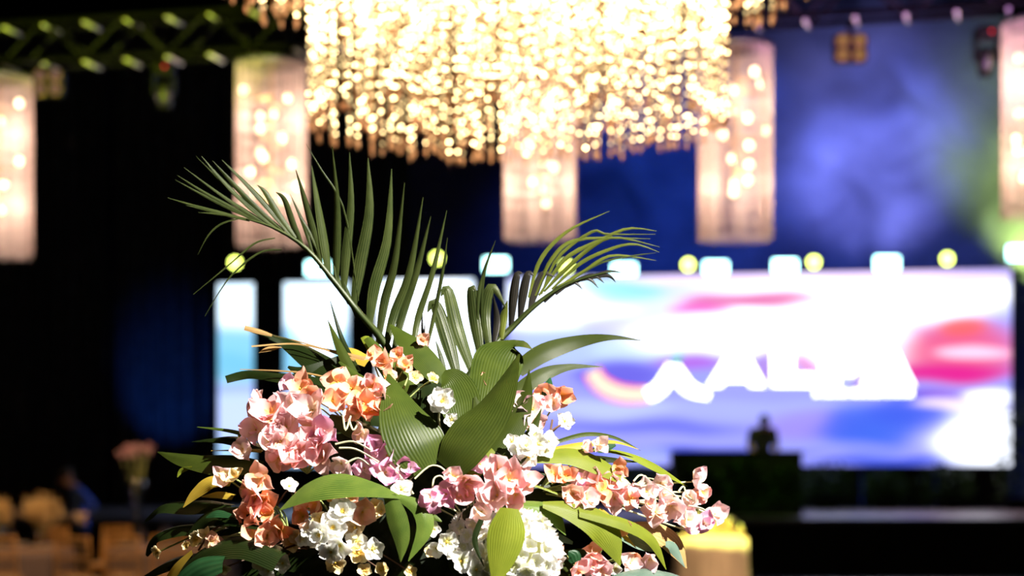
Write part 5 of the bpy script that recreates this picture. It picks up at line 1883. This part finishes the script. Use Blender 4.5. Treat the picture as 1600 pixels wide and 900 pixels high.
spray('blossom_spray', 'drooping pale pink blossoms at the far right of the bouquet', (960, 790), [
    (1010, 768, 18, 'p', A_), (1032, 754, 19, 'p', A_), (1024, 800, 19, 'p', P), (1048, 790, 20, 'p', A_), (1084, 752, 19, 'p', A_), (1098, 770, 17, 'p', P), (1078, 778, 15, 'p', A_), (1072, 812, 20, 'p', A_), (1080, 830, 14, 'p', V_),
    (1100, 818, 16, 'p', V_), (1116, 804, 17, 'p', A_), (1036, 776, 14, 'p', A_), (1012, 788, 14, 'p', P)], 'stem_pale')
spray('blossom_spray', 'pink blossoms at the bottom right of the bouquet', (920, 920), [
    (918, 876, 20, 'p', P), (898, 890, 19, 'p', P), (938, 888, 20, 'p', P), (984, 880, 17, 'p', A_), (1014, 874, 17, 'p', A_), (962, 888, 11, 'f', 'pt_white'), (856, 880, 20, 'p', C_), (868, 862, 16, 'p', C_), (846, 894, 16, 'p', P), (924, 862, 14, 'p', C_), (975, 826, 12, 'p', C_), (990, 866, 11, 'p', C_)])

# loose curling stems
for pts in ([(648, 748), (672, 728), (692, 732), (704, 752)], [(676, 766), (678, 748), (690, 744), (700, 760)], [(524, 694), (552, 690), (580, 704)], [(530, 700), (556, 702), (592, 722)], [(540, 724), (560, 716), (578, 728)],
            [(600, 720), (622, 740), (646, 772)], [(990, 752), (1000, 742), (1012, 748), (1002, 758), (990, 756)], [(1000, 760), (1030, 758), (1060, 778)], [(1060, 768), (1068, 760), (1074, 775), (1088, 784)], [(1020, 770), (1024, 785), (1018, 800)],
            [(1064, 782), (1072, 800), (1072, 820)], [(1076, 790), (1095, 794), (1108, 802)], [(536, 650), (540, 672), (548, 650)], [(545, 655), (552, 672), (560, 660)]):
    MB().tube(spline([tuple(ap(x, y, -0.05)) for x, y in pts], 10), 0.0016, 5).build('curling_stem', M['stem_pale'], root)
for pts in ([(848, 690), (858, 676), (876, 664)], [(860, 674), (863, 656)], [(404, 900), (436, 862), (484, 846)], [(432, 790), (446, 770), (456, 762)], [(310, 860), (330, 830), (352, 818)], [(420, 778), (392, 812), (384, 834)], [(800, 775), (835, 800), (870, 850)]):
    MB().tube(spline([tuple(ap(x, y, -0.02)) for x, y in pts], 8), 0.002, 5).build('twig', M['bark'], root)

# the hydrangea head with its florets
hc = ap(806, 868, -0.03)
HR = 62 * PXM
hyd = MB().ball(hc, HR * 0.82, 14, 9).build('hydrangea_head', M['pt_white'], root, True)
hyd['label'] = 'big round white hydrangea head at the bottom centre'
flo = MB()
rr_ = random.Random(4)
for k in range(4):
    petal(flo, math.pi / 2 * k, 0.15, 1.0, 0.62, 0.25, 0.08, rr_, 0, 0.9, 3, 3)
flo.ball((0, 0, 0.1), 0.08, 5, 4)
fm = flo.mesh('floret', [M['pt_white']], smooth=True)
N = 120
for k in range(N):
    z = 1 - 2 * (k + 0.5) / N
    a = k * 2.399963
    s_ = math.sqrt(1 - z * z)
    d = Vector((s_ * math.cos(a), s_ * math.sin(a), z))
    if d.y > 0.55:
        continue
    d2 = (d + Vector((rr_.uniform(-.35, .35), rr_.uniform(-.35, .35), rr_.uniform(-.35, .35)))).normalized()
    inst('floret', fm, hyd, hc + d * HR * rr_.uniform(0.82, 1.0), d2.to_track_quat('Z', 'Y') @ Quaternion((0, 0, 1), rr_.uniform(0, 6)), 15 * PXM * rr_.uniform(0.85, 1.2))
hc2 = ap(744, 838, 0.0)
hy2 = MB().ball(hc2, 30 * PXM, 12, 8).build('hydrangea_head', M['pt_white'], root, True)
hy2['label'] = 'smaller shaded white hydrangea head beside the big one'
for k in range(60):
    z = 1 - 2 * (k + 0.5) / 60
    a = k * 2.399963
    s_ = math.sqrt(1 - z * z)
    d = Vector((s_ * math.cos(a), s_ * math.sin(a), z))
    if d.y > 0.55:
        continue
    inst('floret', fm, hy2, hc2 + d * 34 * PXM, d.to_track_quat('Z', 'Y') @ Quaternion((0, 0, 1), rr_.uniform(0, 6)), 13 * PXM)

# ------------------------------------------------------------------ haze above the screens
hz_m, nt, out = mat_new('stage_haze')
tc = nt.nodes.new('ShaderNodeTexCoord')
nz = nt.nodes.new('ShaderNodeTexNoise')
nz.inputs['Scale'].default_value = 0.62
nz.inputs['Detail'].default_value = 5
nz.inputs['Roughness'].default_value = 0.5
nz.inputs['Distortion'].default_value = 0.6
nt.links.new(tc.outputs['Object'], nz.inputs['Vector'])
mr = nt.nodes.new('ShaderNodeMapRange')
mr.inputs['From Min'].default_value = 0.44
mr.inputs['From Max'].default_value = 0.66
mr.inputs['To Min'].default_value = 0.02
mr.inputs['To Max'].default_value = 0.40
nt.links.new(nz.outputs['Fac'], mr.inputs['Value'])
sc_ = nt.nodes.new('ShaderNodeVolumeScatter')
sc_.inputs['Color'].default_value = (0.9, 0.9, 0.95, 1)
nt.links.new(mr.outputs['Result'], sc_.inputs['Density'])
nt.links.new(sc_.outputs[0], out.inputs['Volume'])
hz = MB().box((1.2, 41.4, 5.3), (14.5, 44.6, 11.8)).build('stage_haze', hz_m, None, False, (7.8, 43.0, 5.3))
tag(hz, 'drifting blue stage smoke above the wide screen', 'smoke', kind='stuff')
